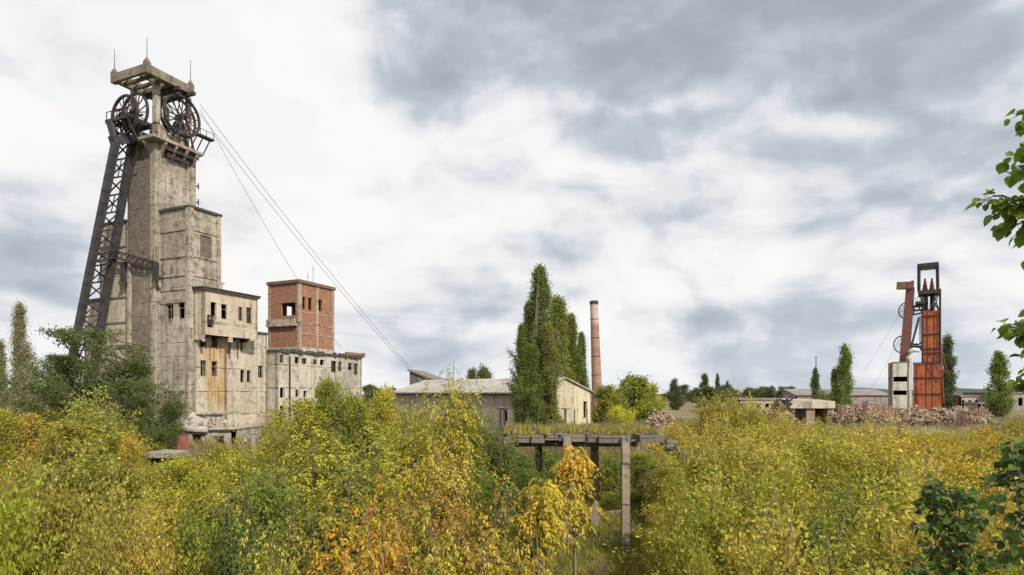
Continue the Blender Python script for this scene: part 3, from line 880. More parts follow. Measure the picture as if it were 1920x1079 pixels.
m = MB(); z_ = zat(611, G0[1]); m.rect(add2(G0, (nB, .55), (DA, .3)), DA, LGa - .2, DB, .55, z_, z_ + .35); m.rect(add2(G0, (nB, .5), (DA, .3)), DA, LGa - .2, DB, .14, z_ + .353, z_ + 1.25)
m.build("balcony", M_conc, bt)
m = MB(); m.rect(add2(G0, (nA, .09), (nB, .09)), DA, LGa + .18, DB, LGb + .18, zg0 - .02, zg0 + .95); m.build("plinth", M_conc_hall, bt)
m = MB(); m.rect(add2(G0, (nA, .28), (nB, .28)), DA, LGa + .56, DB, LGb + .56, zg1, zg1 + .5); m.build("roof", plain("roof_brown", (.12, .085, .07), (.2, .14, .11)), bt)
for px0, py0 in ((587, 498), (577, 512)):
    m = MB(); q = hit(add2(G0, (DA, 1.6)), DB, px0)[1]
    m.tube([(*q, zg1 + .4), (*q, zat(py0, q[1]))], .04, 5); m.bar((q[0] - .3, q[1], zat(py0 + 8, q[1])), (q[0] + .3, q[1], zat(py0 + 8, q[1])), .04)
    m.build("antenna", M_cable, bt)

# hoist ropes
def rope(label, a, b, r=.028, sag=1.2):
    a = Vector(a); b = Vector(b); m = MB(); pts = []
    for k in range(25):
        t_ = k / 24; p = a.lerp(b, t_); p.z -= sag * 4 * t_ * (1 - t_); pts.append(p)
    m.tube(pts, r, 4)
    o = m.build("hoist_rope", M_cable, None, loc=tuple(a)); o['label'] = label; o['category'] = "rope"; o['group'] = "hoist ropes of the concrete headframe"
    return o
# far end of the ropes: dark shed behind the grey workshop
q1 = px2(772, 700, 112)
for (sx, sy, px_, py_, YY, lb) in ((375, 205, 640, 655, 112, "thin hoist rope running from the head wheel down behind the brick tower"),
                                   (374, 213, 771, 698, 112, "thin hoist rope running down to the dark wedge-roofed shed, lower strand"),
                                   (375, 196, 776, 697, 113, "thin hoist rope running down to the dark wedge-roofed shed, upper strand")):
    rope(lb, px2(sx, sy, cR[1] + (1 if sy > 205 else 2)), px2(px_, py_, YY), r=.035, sag=.9)

# ---------------------------------------------------------------- grey workshop in the middle
DW, DV = v2(50), v2(140)
nW, nV = (-DV[0], -DV[1]), (-DW[0], -DW[1])      # gable faces nW? outward of the face along DW is -DV
W0 = px2(1000, 737, 75); W0 = (W0.x, W0.y)
ZW = 4.2
wk = thing("workshop", (*W0, ZW), "long grey single-storey workshop with a pale sheet roof and cream gable end", "building")
LWg, Wg = hit(W0, DW, 1109.5)
LWl, Wl = hit(W0, DV, 737)
ez = zat(736.5, 75); rz = zat(710.5, W0[1] + (Wg[1] - W0[1]) * .5)
M_gable = concrete("cream_gable", base=(0.66, 0.55, 0.38), pale=(0.74, 0.64, 0.47), amt=.18, seed=51, streak=.35, joint=7)
m = MB()
hg = holes_px(W0, DW, [(1094, 1101, 753, 784)])
m.wall(W0, DW, (-DV[0], -DV[1]), LWg, ZW, ez, hg, mi=1)
mid = add2(W0, (DW, LWg / 2))
m.face([(*W0, ez), (*Wg, ez), (*mid, rz)])
m.build("gable_wall", [M_gable, M_inner], wk)
m = MB()
m.wall(W0, DV, nV, LWl, ZW, ez, holes_px(W0, DV, [(945, 951, 770, 790), (890, 897, 768, 786), (858, 861, 748, 756)]), mi=1)
m.wall(Wg, DV, DW, LWl, ZW, ez, mi=1)
m.wall(Wl, DW, DV, LWg, ZW, ez, mi=1)
bk = add2(mid, (DV, LWl)); m.face([(*Wl, ez), (*bk, rz), (*add2(Wg, (DV, LWl)), ez)])
M_wall_grey = concrete("grey_workshop_wall", base=(0.33, 0.29, 0.24), pale=(0.42, 0.38, 0.32), amt=.5, seed=61, streak=.6, joint=1.3, panel=3.0)
m.build("wall", [M_wall_grey, M_inner], wk)
m = MB()
for sgn, e0 in ((1, W0), (-1, Wg)):
    o = .5
    dirn = (DW[0] * -sgn, DW[1] * -sgn)
    slope = (rz - ez) / (LWg / 2)
    e = add2(e0, (dirn, o), (DV, -.3)); r = add2(mid, (DV, -.3))
    zl, zr = ez - slope * o + .05, rz + .05
    pts = [e, r, add2(r, (DV, LWl + .6)), add2(e, (DV, LWl + .6))]
    m.prism(pts, [zl, zr, zr, zl], [zl + .16, zr + .16, zr + .16, zl + .16])
M_roof_pale = concrete("asbestos_sheet_roof", base=(0.40, 0.38, 0.35), pale=(0.52, 0.50, 0.47), amt=.4, seed=71, streak=.5, joint=2.5, panel=1.1)
m.build("roof", M_roof_pale, wk)
m = MB(); m.rect(add2(W0, (nV, .32), (DV, .2)), DV, LWl, DW, .25, ez - .32, ez - .1); m.build("eaves_board", M_roof_edge, wk)
# brick piers along the base of the gable
m = MB(); q = hit(add2(W0, (nW, .3)), DW, 1088)[1]
for px_ in (1062, 1078, 1101):
    q = hit(add2(W0, (nW, .15)), DW, px_)[1]; m.tube([(*q, ZW), (*q, zat(768, q[1]))], .06, 5)
m.build_split("downpipe", M_wframe, wk)
# fence posts of the yard along the workshop
# wedge-roofed shed behind
sh = thing("winding_shed", (q1.x, 112, 5.0), "dark wedge-roofed winding shed rising behind the workshop roof", "shed")
p_ = px2(768, 720, 112); p_ = (p_.x, 112.0); Ls, e_ = hit(p_, v2(-14), 822)
m = MB()
zt, zb = zat(693, 112), zat(716, 112)
pts = [p_, e_, add2(e_, (v2(76), 7)), add2(p_, (v2(76), 7))]
m.prism(pts, 5.0, [zt - .25, zb - .2, zb - .2, zt - .25])
m.build("wall", metal("dark_sheet", (.10, .09, .09), (.15, .13, .13)), sh)
m = MB(); pts = [add2(p_, (v2(-14), -.3), (v2(76), -.3)), add2(e_, (v2(-14), .5), (v2(76), -.3)), add2(e_, (v2(-14), .5), (v2(76), 7.3)), add2(p_, (v2(-14), -.3), (v2(76), 7.3))]
m.prism(pts, [zt - .25, zb - .25, zb - .25, zt - .25], [zt, zb - .02, zb - .02, zt])
m.build("roof", metal("shed_roof_sheet", (.15, .13, .13), (.21, .18, .17)), sh)

# ---------------------------------------------------------------- brick chimney
m, t, bs, out = mat("chimney_brick")
c = t.node('ShaderNodeTexCoord').outputs['Object']
z = t.sep(c)[2]
n = t.noise(c, 1.1, 6, .65)
rings = t.math('FRACT', t.math('MULTIPLY', z, 1.1)); rl = t.ss(rings, .12, 0.0)
col = t.mix(t.ss(n, .35, .65), (.33, .18, .13), (.22, .11, .08))
big = t.noise(t.comb(0, 0, t.math('FLOOR', t.math('MULTIPLY', z, .55))), 3.3, 1, .5)
col = t.mix(t.math('MULTIPLY', t.ss(big, .4, .65), .5), col, (.38, .26, .20))
col = t.mix(t.math('MULTIPLY', rl, .45), col, (.14, .08, .06))
zt = zat(565, 130) - 5
pale = t.math('MULTIPLY', t.ss(z, zt - 5.5, zt - 4.2), t.ss(n, .30, .5))
col = t.mix(t.math('MULTIPLY', pale, .8), col, (.50, .42, .37))
col = t.mix(t.ss(z, zt - .9, zt - .6), col, (.05, .045, .04))
t.l.new(col, bs.inputs['Base Color']); bump(t, bs, n, .5, .05)
M_chim = m
Yc = 130.0
b0, b1 = px2(1121, 745, Yc), px2(1113.5, 565, Yc)
b0.z = 5.0
ch = thing("brick_chimney", tuple(b0), "tall slim round brick chimney with a sooty rim behind the poplars", "chimney")
mm = MB(); pts = []; rs = []
r0_, r1_ = 10.6 / F * Yc, 7.2 / F * Yc
for k in range(25):
    f = k / 24; p = b0.lerp(b1, f); pts.append(p); rs.append(r0_ + (r1_ - r0_) * (f ** .9))
mm.tube(pts, rs, 28, cap=False); mm.build("shaft", M_chim, ch, smooth=True)
mm = MB(); up = (b1 - b0).normalized()
mm.tube([b1 - up * .9, b1 - up * .5, b1 - up * .1, b1 + up * .05, b1 - up * .2, b1 - up * 2], [r1_ + .02, r1_ + .12, r1_ + .12, r1_ - .02, r1_ - .3, r1_ - .3], 28, cap=False); mm.build("rim", M_chim, ch, smooth=True)
for k in range(5):
    f = .2 + .16 * k; p = b0.lerp(b1, f); r = r0_ + (r1_ - r0_) * f
    mm = MB(); mm.tube([p, p + up * .12], r + .035, 24); mm.build("iron_band", M_steel, ch)

# ---------------------------------------------------------------- red steel headframe on the right
YT = 150.0
def T(px, py, dy=0.0):
    return px2(px, py, YT + dy) if dy == 0 else Vector(((px - 960) / F * YT, YT + dy, zat(py, YT)))
RX, RY = Vector((1, 0, 0)), Vector((0, 1, 0))
_X0 = (1722 - 960) / F * YT; _th = math.atan2(_X0, YT)
def _turn(v):
    s_ = (v.x - _X0) * math.cos(_th); d_ = v.y - YT
    return Vector((_X0 + s_ * math.cos(_th) + d_ * math.sin(_th), YT - s_ * math.sin(_th) + d_ * math.cos(_th), v.z))
XF[0] = _turn
ZT = 4.6
rt = thing("red_headframe", (T(1737, 0).x, YT, ZT), "rust-red clad steel headframe with an open square frame on top, at the far right", "headframe")
M_redclad = metal("red_cladding", (.33, .072, .035), (.45, .155, .065), streak=True, scale=.9)
M_redrust = metal("brown_red_steel", (.15, .065, .055), (.20, .09, .075))
def tb(name, pxa, pxb, pya, pyb, dy0, dy1, mt, parent, skew=0.0):
    m = MB(); x0, x1 = T(pxa, 0).x, T(pxb, 0).x
    m.prism([(x0, YT + dy0), (x1, YT + dy0), (x1 + skew, YT + dy1), (x0 + skew, YT + dy1)], zat(pyb, YT) if pyb < 770 else ZT, zat(pya, YT))
    return m.build(name, mt, parent)
tb("upper_cladding", 1730.5, 1762, 584, 682, 0, 4.6, M_redclad, rt)
tb("lower_cladding", 1712, 1764, 682, 999, -.5, 5.2, M_redclad, rt)
for px_ in (1719, 1737, 1748):
    m = MB(); m.bar((T(px_, 0).x, YT - .56, ZT), (T(px_, 0).x, YT - .56, zat(684, YT)), .13, .12); m.build("seam_rib", M_redrust, rt)
for px_ in (1739, 1752):
    m = MB(); m.bar((T(px_, 0).x, YT - .06, zat(681, YT)), (T(px_, 0).x, YT - .06, zat(586, YT)), .12, .12); m.build("seam_rib", M_redrust, rt)
for py_, a, b, d in ((594, 1730, 1763, 0), (628, 1730, 1763, 0), (655, 1730, 1763, 0), (663, 1730, 1763, 0), (681, 1711, 1765, -.5), (709, 1711, 1765, -.5), (739, 1711, 1765, -.5)):
    m = MB(); z_ = zat(py_, YT); x0, x1 = T(a, 0).x, T(b, 0).x
    m.prism([(x0, YT + d - .22), (x1, YT + d - .22), (x1, YT + d - .02), (x0, YT + d - .02)], z_ - .1, z_ + .12)
    m.build("girt", M_steel, rt)
m = MB(); x1 = T(1762.5, 0).x; x0 = T(1729.5, 0).x
for xx in (x0, x1):
    for yy in (YT - .15, YT + 4.5): m.bar((xx, yy, zat(682, YT)), (xx, yy, zat(545, YT)), .32)
m.build_split("corner_post", M_steel, rt)
# open lattice under the sheave deck
m = MB()
ztop, zbot = zat(546, YT), zat(584, YT)
for a, b in ((1730, 1742), (1742, 1762), (1750, 1762)):
    m.bar((T(a, 0).x, YT - .1, zbot), (T(b, 0).x, YT - .1, ztop), .28); m.bar((T(b, 0).x, YT + 4.4, zbot), (T(a, 0).x, YT + 4.4, ztop), .28)
for a in (1736, 1748):
    m.bar((T(a, 0).x, YT + 2, zbot), (T(a, 0).x, YT + 2, ztop), .9, .9)
m.build("lattice", M_steel, rt)
tb("sheave_deck", 1721.5, 1761.5, 546, 553, -.6, 5.0, M_steel, rt)
tb("landing_deck", 1716, 1734, 566, 571, -.6, 3.6, M_steel, rt)
m = MB()
for k in range(5):
    xx = T(1716, 0).x + k * .55; m.bar((xx, YT - .5, zat(566, YT)), (xx, YT - .5, zat(558, YT)), .07)
m.bar((T(1716, 0).x, YT - .5, zat(558, YT)), (T(1733, 0).x, YT - .5, zat(558, YT)), .07)
m.bar((T(1720, 0).x, YT + 1, zat(571, YT)), (T(1731, 0).x, YT + 1, zat(590, YT)), .3)
m.bar((T(1722, 0).x, YT + 1, zat(545, YT)), (T(1733, 0).x, YT + 1, zat(582, YT)), .25)
m.build("guard_rail", M_steel, rt)
# portal frame
m = MB()
a0, a1 = T(1723, 546), T(1723, 500); b0_, b1_ = T(1758, 553), T(1757, 500)
m.bar(a0, a1, .62, .8); m.build("portal_post", M_steel, rt)
m = MB(); m.bar(b0_, b1_, .62, .8); m.build("portal_post", M_steel, rt)
m = MB(); m.bar(T(1720, 499), T(1759.5, 499), 1.0, .9); m.build("portal_beam", M_steel, rt)
m = MB(); m.bar((a0.x, YT + 4.2, a0.z), (a1.x, YT + 4.2, a1.z), .5); m.build("portal_post", M_steel, rt)
m = MB(); m.bar((b0_.x, YT + 4.2, a0.z), (b1_.x, YT + 4.2, a1.z), .5); m.build("portal_post", M_steel, rt)
m = MB(); m.bar((T(1720, 0).x, YT + 4.2, zat(499.5, YT)), (T(1759.5, 0).x, YT + 4.2, zat(499.5, YT)), .8); m.build("portal_beam", M_steel, rt)
for px_ in (1721.5, 1758):
    m = MB(); m.bar((T(px_, 0).x, YT + .4, zat(499, YT)), (T(px_, 0).x, YT + 3.8, zat(499, YT)), .5); m.build("portal_beam", M_steel, rt)
# two narrow housings under the portal
for px_ in (1734.5, 1747.5):
    m = MB(); c0 = T(px_, 546, 1.6)
    for k in range(4):
        f = k / 4
        m.bar(c0 + Vector((0, 0, f * 3.1)), c0 + Vector((0, 0, (f + .25) * 3.1 - .02)), 1.0 - .22 * k, 1.3 - .2 * k)
    m.build("rope_housing", M_redrust, rt)
# inclined back leg with cap beam
m = MB()
la, lb = T(1706.5, 538), T(1693.5, 690)
q_ = [(lb.x - 1.3, YT - .3, lb.z - 1), (lb.x + 1.3, YT - .3, lb.z - 1), (lb.x + 1.3, YT + .9, lb.z - 1), (lb.x - 1.3, YT + .9, lb.z - 1),
      (la.x - 1.05, YT - .3, la.z), (la.x + 1.1, YT - .3, la.z), (la.x + 1.1, YT + .9, la.z), (la.x - 1.05, YT + .9, la.z)]
m.hull8(q_); m.build("back_leg", M_redrust, rt)
m = MB(); m.hull8([(v[0], v[1] + 3.4, v[2]) for v in q_]); m.build("back_leg", M_redrust, rt)
m = MB(); m.bar(T(1680.5, 533), T(1713.5, 535), 1.7, 1.7)
m.build("cap_beam", M_rust, rt)
for px_ in (1684, 1711):
    m = MB(); m.bar(T(px_, 530), T(px_, 526), .6, .8); m.build("cap_bearing", M_steel, rt)
m = MB(); m.bar(T(1723, 596), T(1708, 652), .55, .55); m.build("brace", M_steel, rt)
m = MB(); m.bar(T(1711, 574, .5), T(1731, 574, .5), 1.1, .5); m.bar(T(1709, 590, .5), T(1731, 587, .5), .35); m.bar(T(1704, 650, .5), T(1731, 652, .5), .9, .7)
m.bar(T(1706, 658, .5), T(1731, 640, .5), .3); m.bar(T(1706, 640, .5), T(1731, 660, .5), .3); m.build_split("tie_beam", M_steel, rt)
m = MB(); m.bar(T(1726.5, 592, .3), T(1726.5, 655, .3), .16); m.bar(T(1724, 592, .3), T(1724, 655, .3), .1)
for k in range(16): m.bar(T(1724, 594 + 4 * k, .3), T(1726.5, 594 + 4 * k, .3), .06)
m.build("ladder", M_steel, rt)
m = MB(); m.bar(T(1762, 635, 1.5), T(1768, 757, 1.5), .5); m.build("rear_strut", M_redrust, rt)
m = MB(); m.bar(T(1762, 636, 4), T(1777, 700, 4), .35); m.build("rear_strut", M_redrust, rt)
m = MB()
for k in range(3): m.bar(T(1741 + 9 * k, 668 + 14 * k, -1), T(1750 + 9 * k, 682 + 14 * k, -1), .16)
m.build("rear_brace", M_steel, rt)
def wheel2(label, px_, py_, r, dy=1.0):
    c_ = T(px_, py_, dy); t_ = thing("rope_sheave", tuple(c_), label, "wheel", G_w)
    sheave("w", tuple(c_), v2(8), r, parent=t_, spokes=12)
wheel2("black spoked wheel halfway up the red headframe's leaning leg, the upper one", 1699, 580, 2.1, 2.0)
wheel2("black spoked wheel low on the red headframe's leaning leg, the lower one", 1690, 644, 2.2, 2.0)
for (wx, wy) in ((1702, 580), (1693, 644)):
    m = MB(); m.bar(T(wx - 3, wy + 1, 1.2), T(wx + 28, wy + 1, 1.2), .3, .4); m.build("bearing_beam", M_steel, rt)
for (a, b, lb_) in (((1699, 563), (1600, 690), "upper"), ((1690, 628), (1618, 728), "lower")):
    pa = T(*a); pb = T(b[0], b[1]) + Vector((0, 25, 0)); m = MB()
    m.tube([pa.lerp(pb, k / 12) - Vector((0, 0, 2.4 * (k / 12) * (1 - k / 12))) for k in range(13)], .035, 4)
    o = m.build("hoist_rope", M_cable, None, loc=tuple(pa)); o['label'] = "thin hoist rope slanting down left from the red headframe's %s wheel" % lb_; o['category'] = "rope"; o['group'] = "hoist ropes of the red headframe"
# white building at its foot
wb = thing("switch_house", (T(1690, 0).x, YT - 1, ZT), "narrow white panelled building with two dark window bands at the red headframe's foot", "building")
M_white = concrete("white_panel", base=(.74, .70, .60), pale=(.80, .77, .70), amt=.15, seed=81, streak=.3, joint=30, panel=50)
x0, x1 = T(1672, 0).x, T(1704, 0).x
m = MB()
hs = [(0.0 + .25, x1 - x0 - .25, zat(716, YT), zat(706.5, YT)), (.35, x1 - x0 - .5, zat(741, YT), zat(732.5, YT))]
m.wall((x0, YT - 2.2), (1, 0), (0, -1), x1 - x0, ZT, zat(680, YT), hs, mi=1)
m.wall((x0, YT - 2.2), (0, 1), (-1, 0), 4.5, ZT, zat(680, YT), mi=1); m.wall((x1, YT - 2.2), (0, 1), (1, 0), 4.5, ZT, zat(680, YT), mi=1); m.wall((x0, YT + 2.3), (1, 0), (0, 1), x1 - x0, ZT, zat(680, YT), mi=1)
m.build("wall", [M_white, M_inner], wb)
m = MB(); m.prism([(x0 - .1, YT - 2.3), (x1 + .1, YT - 2.3), (x1 + .1, YT + 2.4), (x0 - .1, YT + 2.4)], zat(680, YT), zat(678.6, YT)); m.build("roof", M_slab, wb)
m = MB(); a_, b_ = T(1664.5, 0).x, T(1671.4, 0).x; m.prism([(a_, YT - 1.8), (b_, YT - 1.8), (b_, YT + 2), (a_, YT + 2)], ZT, zat(680, YT)); m.build("stair_column", M_slab, wb)
m = MB(); a_, b_ = T(1705.5, 0).x, T(1709.5, 0).x; m.prism([(a_, YT - 2.4), (b_, YT - 2.4), (b_, YT - 1.7), (a_, YT - 1.7)], ZT, zat(672, YT)); m.build("white_post", M_white, wb)
m = MB(); c_ = T(1712, 668, -.8); m.tube([c_ - Vector((1.1, 0, 1.2)), c_ - Vector((1.2, 0, .2)), c_ + Vector((-.8, 0, 1.0)), c_ + Vector((.2, 0, 1.5)), c_ + Vector((1.6, 0, 1.3))], [.55, .6, .6, .6, .5], 10)
m.build("duct", M_white, wb, smooth=True)

XF[0] = None
# ---------------------------------------------------------------- long low buildings far right
def low_building(label, pxa, pxb, py, Y, depth, mt, zt_mt, nwin=0, pitch=0, zb=4.6, name="low_building"):
    x0, x1 = (pxa - 960) / F * Y, (pxb - 960) / F * Y
    z_ = zat(py, Y); t_ = thing(name, ((x0 + x1) / 2, Y, zb), label, "building")
    hs = []
    if nwin:
        wz1 = z_ - (z_ - zb) * .22; wz0 = z_ - (z_ - zb) * .62
        st = (x1 - x0) / nwin
        hs = [(k * st + st * .25, k * st + st * .7, wz0, wz1) for k in range(nwin)]
    m = MB(); m.wall((x0, Y), (1, 0), (0, -1), x1 - x0, zb, z_, hs, mi=1)
    m.wall((x0, Y), (0, 1), (-1, 0), depth, zb, z_, mi=1); m.wall((x1, Y), (0, 1), (1, 0), depth, zb, z_, mi=1); m.wall((x0, Y + depth), (1, 0), (0, 1), x1 - x0, zb, z_, mi=1)
    m.build("wall", [mt, M_inner], t_)
    m = MB()
    if pitch:
        m.prism([(x0 - .3, Y - .5), (x1 + .3, Y - .5), (x1 + .3, Y + depth / 2), (x0 - .3, Y + depth / 2)], [z_, z_, z_ + pitch, z_ + pitch], [z_ + .2, z_ + .2, z_ + pitch + .2, z_ + pitch + .2])
        m.prism([(x0 - .3, Y + depth / 2), (x1 + .3, Y + depth / 2), (x1 + .3, Y + depth + .5), (x0 - .3, Y + depth + .5)], [z_ + pitch, z_ + pitch, z_, z_], [z_ + pitch + .2, z_ + pitch + .2, z_ + .2, z_ + .2])
        for xx in (x0 + .02, x1 - .02): m.face([(xx, Y, z_), (xx, Y + depth, z_), (xx, Y + depth / 2, z_ + pitch)])
    else:
        m.prism([(x0 - .3, Y - .3), (x1 + .3, Y - .3), (x1 + .3, Y + depth + .3), (x0 - .3, Y + depth + .3)], z_, z_ + .35)
    m.build("roof", zt_mt, t_)
    return t_
M_far_grey = concrete("far_grey_wall", base=(.30, .26, .24), pale=(.36, .32, .30), amt=.3, seed=91, joint=3)
M_far_roof = plain("far_grey_roof", (.20, .17, .165), (.26, .23, .22), .3)
M_far_pink = concrete("far_pinkish_wall", base=(.44, .34, .27), pale=(.50, .41, .34), amt=.3, seed=95, joint=3)
low_building("long grey warehouse with a low roof left of the white building", 1492, 1668, 742, 190, 16, M_far_grey, M_far_roof, 0, 1.9)
low_building("low pinkish building with small windows right of the red headframe", 1800, 1850, 744, 170, 10, M_far_pink, M_far_roof, 4)
low_building("small pink hut in front of the low buildings right of the red headframe", 1836, 1846, 758, 128, 4, M_far_pink, M_far_roof, 1, name="hut")
low_building("pale low building at the right edge beyond the dark poplar", 1868, 1960, 738, 165, 12, M_far_grey, M_far_roof, 5)
low_building("low dark brown shed partly behind the rubble ridge, left of the grey warehouse", 1385, 1478, 750, 140, 8, M_far_pink, M_far_roof, 6, name="shed")

# ---------------------------------------------------------------- concrete deck on pillars (old railway unloading trestle)
M_deck = concrete("deck_concrete", base=(.115, .10, .088), pale=(.21, .18, .155), amt=.6, seed=101, joint=.9, panel=2.2)
M_pil = concrete("pillar_concrete", base=(.27, .21, .155), pale=(.37, .30, .225), amt=.8, seed=103, joint=2.4, streak=.9)
dk = thing("loading_trestle", ((1080 - 960) / F * 37, 37, 1.0), "long overgrown concrete trestle deck on tall square pillars in the middle", "trestle")
DT = v2(2)
Yd = 36.6
xa, xb = (946 - 960) / F * 37, (1246 - 960) / F * 37
zd = zat(815, 37)
m = MB()
rr = random.Random(8)
nseg = 12
for k in range(nseg):
    xs0, xs1 = xa + (xb - xa) * k / nseg, xa + (xb - xa) * (k + 1) / nseg - .02
    j = rr.uniform(-.09, .09); y0 = Yd + rr.uniform(-.22, .22)
    m.prism([(xs0, y0), (xs1, y0), (xs1, 43.0), (xs0, 43.0)], [zd - .40 + j] * 4, [zd + j * .6] * 4)
m.build("deck_slab", M_deck, dk)
for y0 in (37.7, 39.9, 42.4):
    m = MB(); m.prism([(xa + .1, y0), (xb - 1.5, y0), (xb - 1.5, y0 + .42), (xa + .1, y0 + .42)], zd - .80, zd - .51); m.build("girder", M_dark_beam, dk)
for px_, y0, w_, pb in ((952, 36.25, .48, 0), (1063.5, 36.25, .5, 0), (1172.5, 36.25, .47, 0), (1115, 41.2, .52, 0), (1010, 41.2, .5, 0)):
    m = MB(); x = (px_ - 960) / F * y0; zg = ground_z(x, y0) - .3
    ww = w_ / 2
    ztop_ = zd - (.82 if y0 > 38 else .12)
    m.hull8([(x - ww, y0 - ww, zg), (x + ww, y0 - ww, zg), (x + ww, y0 + ww, zg), (x - ww, y0 + ww, zg), (x - ww * .93, y0 - ww, ztop_ ), (x + ww * .93, y0 - ww, ztop_), (x + ww * .93, y0 + ww, ztop_), (x - ww * .93, y0 + ww, ztop_)])
    m.build("pillar", M_pil, dk)
for k in range(7):      # pipe run lying under the deck
    pass
m = MB(); m.bar(px2(1035, 962, 43.5), px2(1112, 968, 43), .3, .35)
o = m.build("fallen_beam", M_pil, None, loc=tuple(px2(1070, 965, 43))); o['label'] = "fallen concrete beam lying across the ground under the trestle"; o['category'] = "beam"
m = MB(); m.bar(px2(1122, 966, 45.5), px2(1166, 960, 45), .5, .3)
o = m.build("concrete_plank", concrete("pinkish_concrete", base=(.5, .33, .26), pale=(.6, .45, .36), seed=3), None, loc=tuple(px2(1145, 963, 45))); o['label'] = "pinkish concrete plank lying on the ground behind the tall right pillar"; o['category'] = "plank"

# ---------------------------------------------------------------- ruins
def rubble(name, label, cx, cy, rx, ry, hgt, n, seed, mts, size=(.25, .9), cat="rubble heap", kind=None, ridge=False):
    """a heap of broken blocks, every block an irregular lump of its own"""
    r = random.Random(seed); m = MB()
    for k in range(n):
        if ridge: a = r.uniform(-1, 1); b = r.gauss(0, .42)
        else:
            th_ = r.uniform(0, 2 * math.pi); q_ = math.sqrt(r.random()); a, b = q_ * math.cos(th_), q_ * math.sin(th_)
        b = max(-1, min(1, b))
        x, y = cx + a * rx, cy + b * ry
        prof = (1 - abs(b) ** 1.4) * (1 - abs(a) ** 6) * (0.78 + .22 * math.sin(a * 9 + seed) * math.cos(a * 23))
        z_ = ground_z(x, y) + hgt * prof * r.uniform(.55, 1.0)
        s = r.uniform(*size) * (.5 + r.random() ** 2)
        d = [Vector((r.uniform(-1, 1), r.uniform(-1, 1), r.uniform(-.5, .5))).normalized() for _ in range(2)]
        u = d[0]; v = u.cross(d[1]).normalized(); w_ = u.cross(v)
        e = (s * r.uniform(.7, 1.8), s * r.uniform(.4, 1), s * r.uniform(.2, .6))
        C = Vector((x, y, z_)); q = []
        for sz in (-1, 1):
            for (su, sv) in ((-1, -1), (1, -1), (1, 1), (-1, 1)):
                q.append(C + u * su * e[0] * r.uniform(.7, 1) + v * sv * e[1] * r.uniform(.7, 1) + w_ * sz * e[2] * r.uniform(.7, 1))
        m.hull8(q, r.randrange(len(mts)))
    o = m.build(name, mts, None, loc=(cx, cy, ground_z(cx, cy)))
    o['label'] = label; o['category'] = cat
    if kind: o['kind'] = kind
    return o
M_r1 = plain("brick_rubble", (.24, .165, .11), (.32, .235, .16)); M_r2 = plain("concrete_rubble", (.28, .235, .17), (.38, .32, .235)); M_r3 = plain("earth_rubble", (.24, .17, .115), (.34, .25, .17))
# the long rubble ridge on the right
def gx(px, Y): return (px - 960) / F * Y
rubble("rubble_ridge", "long ridge of broken brick and concrete heaped before the ruined stone wall", gx(1655, 97), 97, gx(1870, 97) / 2 - gx(1440, 97) / 2, 4.0, 3.0, 5200, 5, [M_r1, M_r2, M_r3, M_r3], (.12, .34), kind="stuff", ridge=True)
rubble("rubble_heap", "heap of pinkish broken brick right of the round yellow bush", gx(1240, 84), 84, 1.8, 1.8, 3.2, 330, 6, [M_r1, M_r2, plain("pink_brick", (.40, .24, .18), (.48, .33, .25))], (.14, .38), kind="stuff")
rubble("rubble_heap", "grey rubble along the yellow thicket's top edge left of the broken slab roof", gx(1400, 92), 92, 8.0, 2.5, 3.4, 700, 9, [M_r2, M_r3], (.15, .42), kind="stuff", ridge=True)
def pole(label, px_, py0, py1, Y, w_=.3, lean=0, mt=None, cat="post", name="concrete_post", group=None):
    m = MB(); a = px2(px_, py1, Y); b = px2(px_ + lean, py0, Y); a = b + (a - b) * 1.0
    m.bar(a, b, w_, w_); m.bar(b - (b - a).normalized() * .4, b, w_ * 1.25, w_ * 1.25)
    o = m.build(name, mt or M_r3, None, loc=tuple(a)); o['label'] = label; o['category'] = cat
    if group: o['group'] = group
pg = "old posts standing in the rubble ridge"
pole("dark post leaning at the rubble ridge's right end", 1806, 771, 802, 91, .5, 2, M_rust, group=pg)
pole("rusty post beside the leaning one at the rubble ridge's right end", 1797, 775, 800, 91, .4, 3, M_rust, group=pg)
pole("dark leaning stake sticking out of the rubble ridge, beneath the white building", 1618, 757, 782, 91, .45, 5, M_rust, group=pg)
pole("thin upright stake left of the leaning stake on the rubble ridge", 1576, 760, 788, 91, .3, 0, M_rust, group=pg)
pole("weathered post standing in the yellow thicket below the rubble ridge", 1686, 790, 816, 80, .4, 3, M_rust, group=pg)
# broken slab roof on a wall stub with twisted steel at its end
sr = thing("ruined_slab_shelter", (gx(1520, 92), 92, 5.0), "pale flat concrete slab on broken wall stubs left of the rubble ridge", "ruin")
m = MB(); m.prism([(gx(1482, 92), 92), (gx(1566, 92), 92), (gx(1566, 92), 97), (gx(1482, 92), 97)], zat(766, 92), [zat(751, 92), zat(753, 92), zat(750, 92), zat(748, 92)]); m.build("slab", concrete("pale_slab", base=(.52, .45, .36), pale=(.6, .54, .45), seed=111, amt=.2, joint=9), sr)
for a, b in ((1481, 1490), (1512, 1528), (1552, 1560)):
    m = MB(); m.prism([(gx(a, 92.3), 92.3), (gx(b, 92.3), 92.3), (gx(b, 92.3), 96), (gx(a, 92.3), 96)], 4.4, zat(766.3, 92)); m.build("wall_stub", M_pil, sr)
m = MB(); r = random.Random(3)
for k in range(22):
    a = px2(1470 + r.uniform(-14, 12), 758 + r.uniform(-10, 10), 91 + r.uniform(-1, 1)); b = a + Vector((r.uniform(-1.4, 1.4), r.uniform(-.6, .6), r.uniform(-1, .8)))
    m.bar(a, b, .16)
o = m.build("twisted_steel", M_steel, None, loc=tuple(px2(1470, 765, 91))); o['label'] = "tangle of twisted dark steel bars at the broken slab shelter's left end"; o['category'] = "scrap steel"
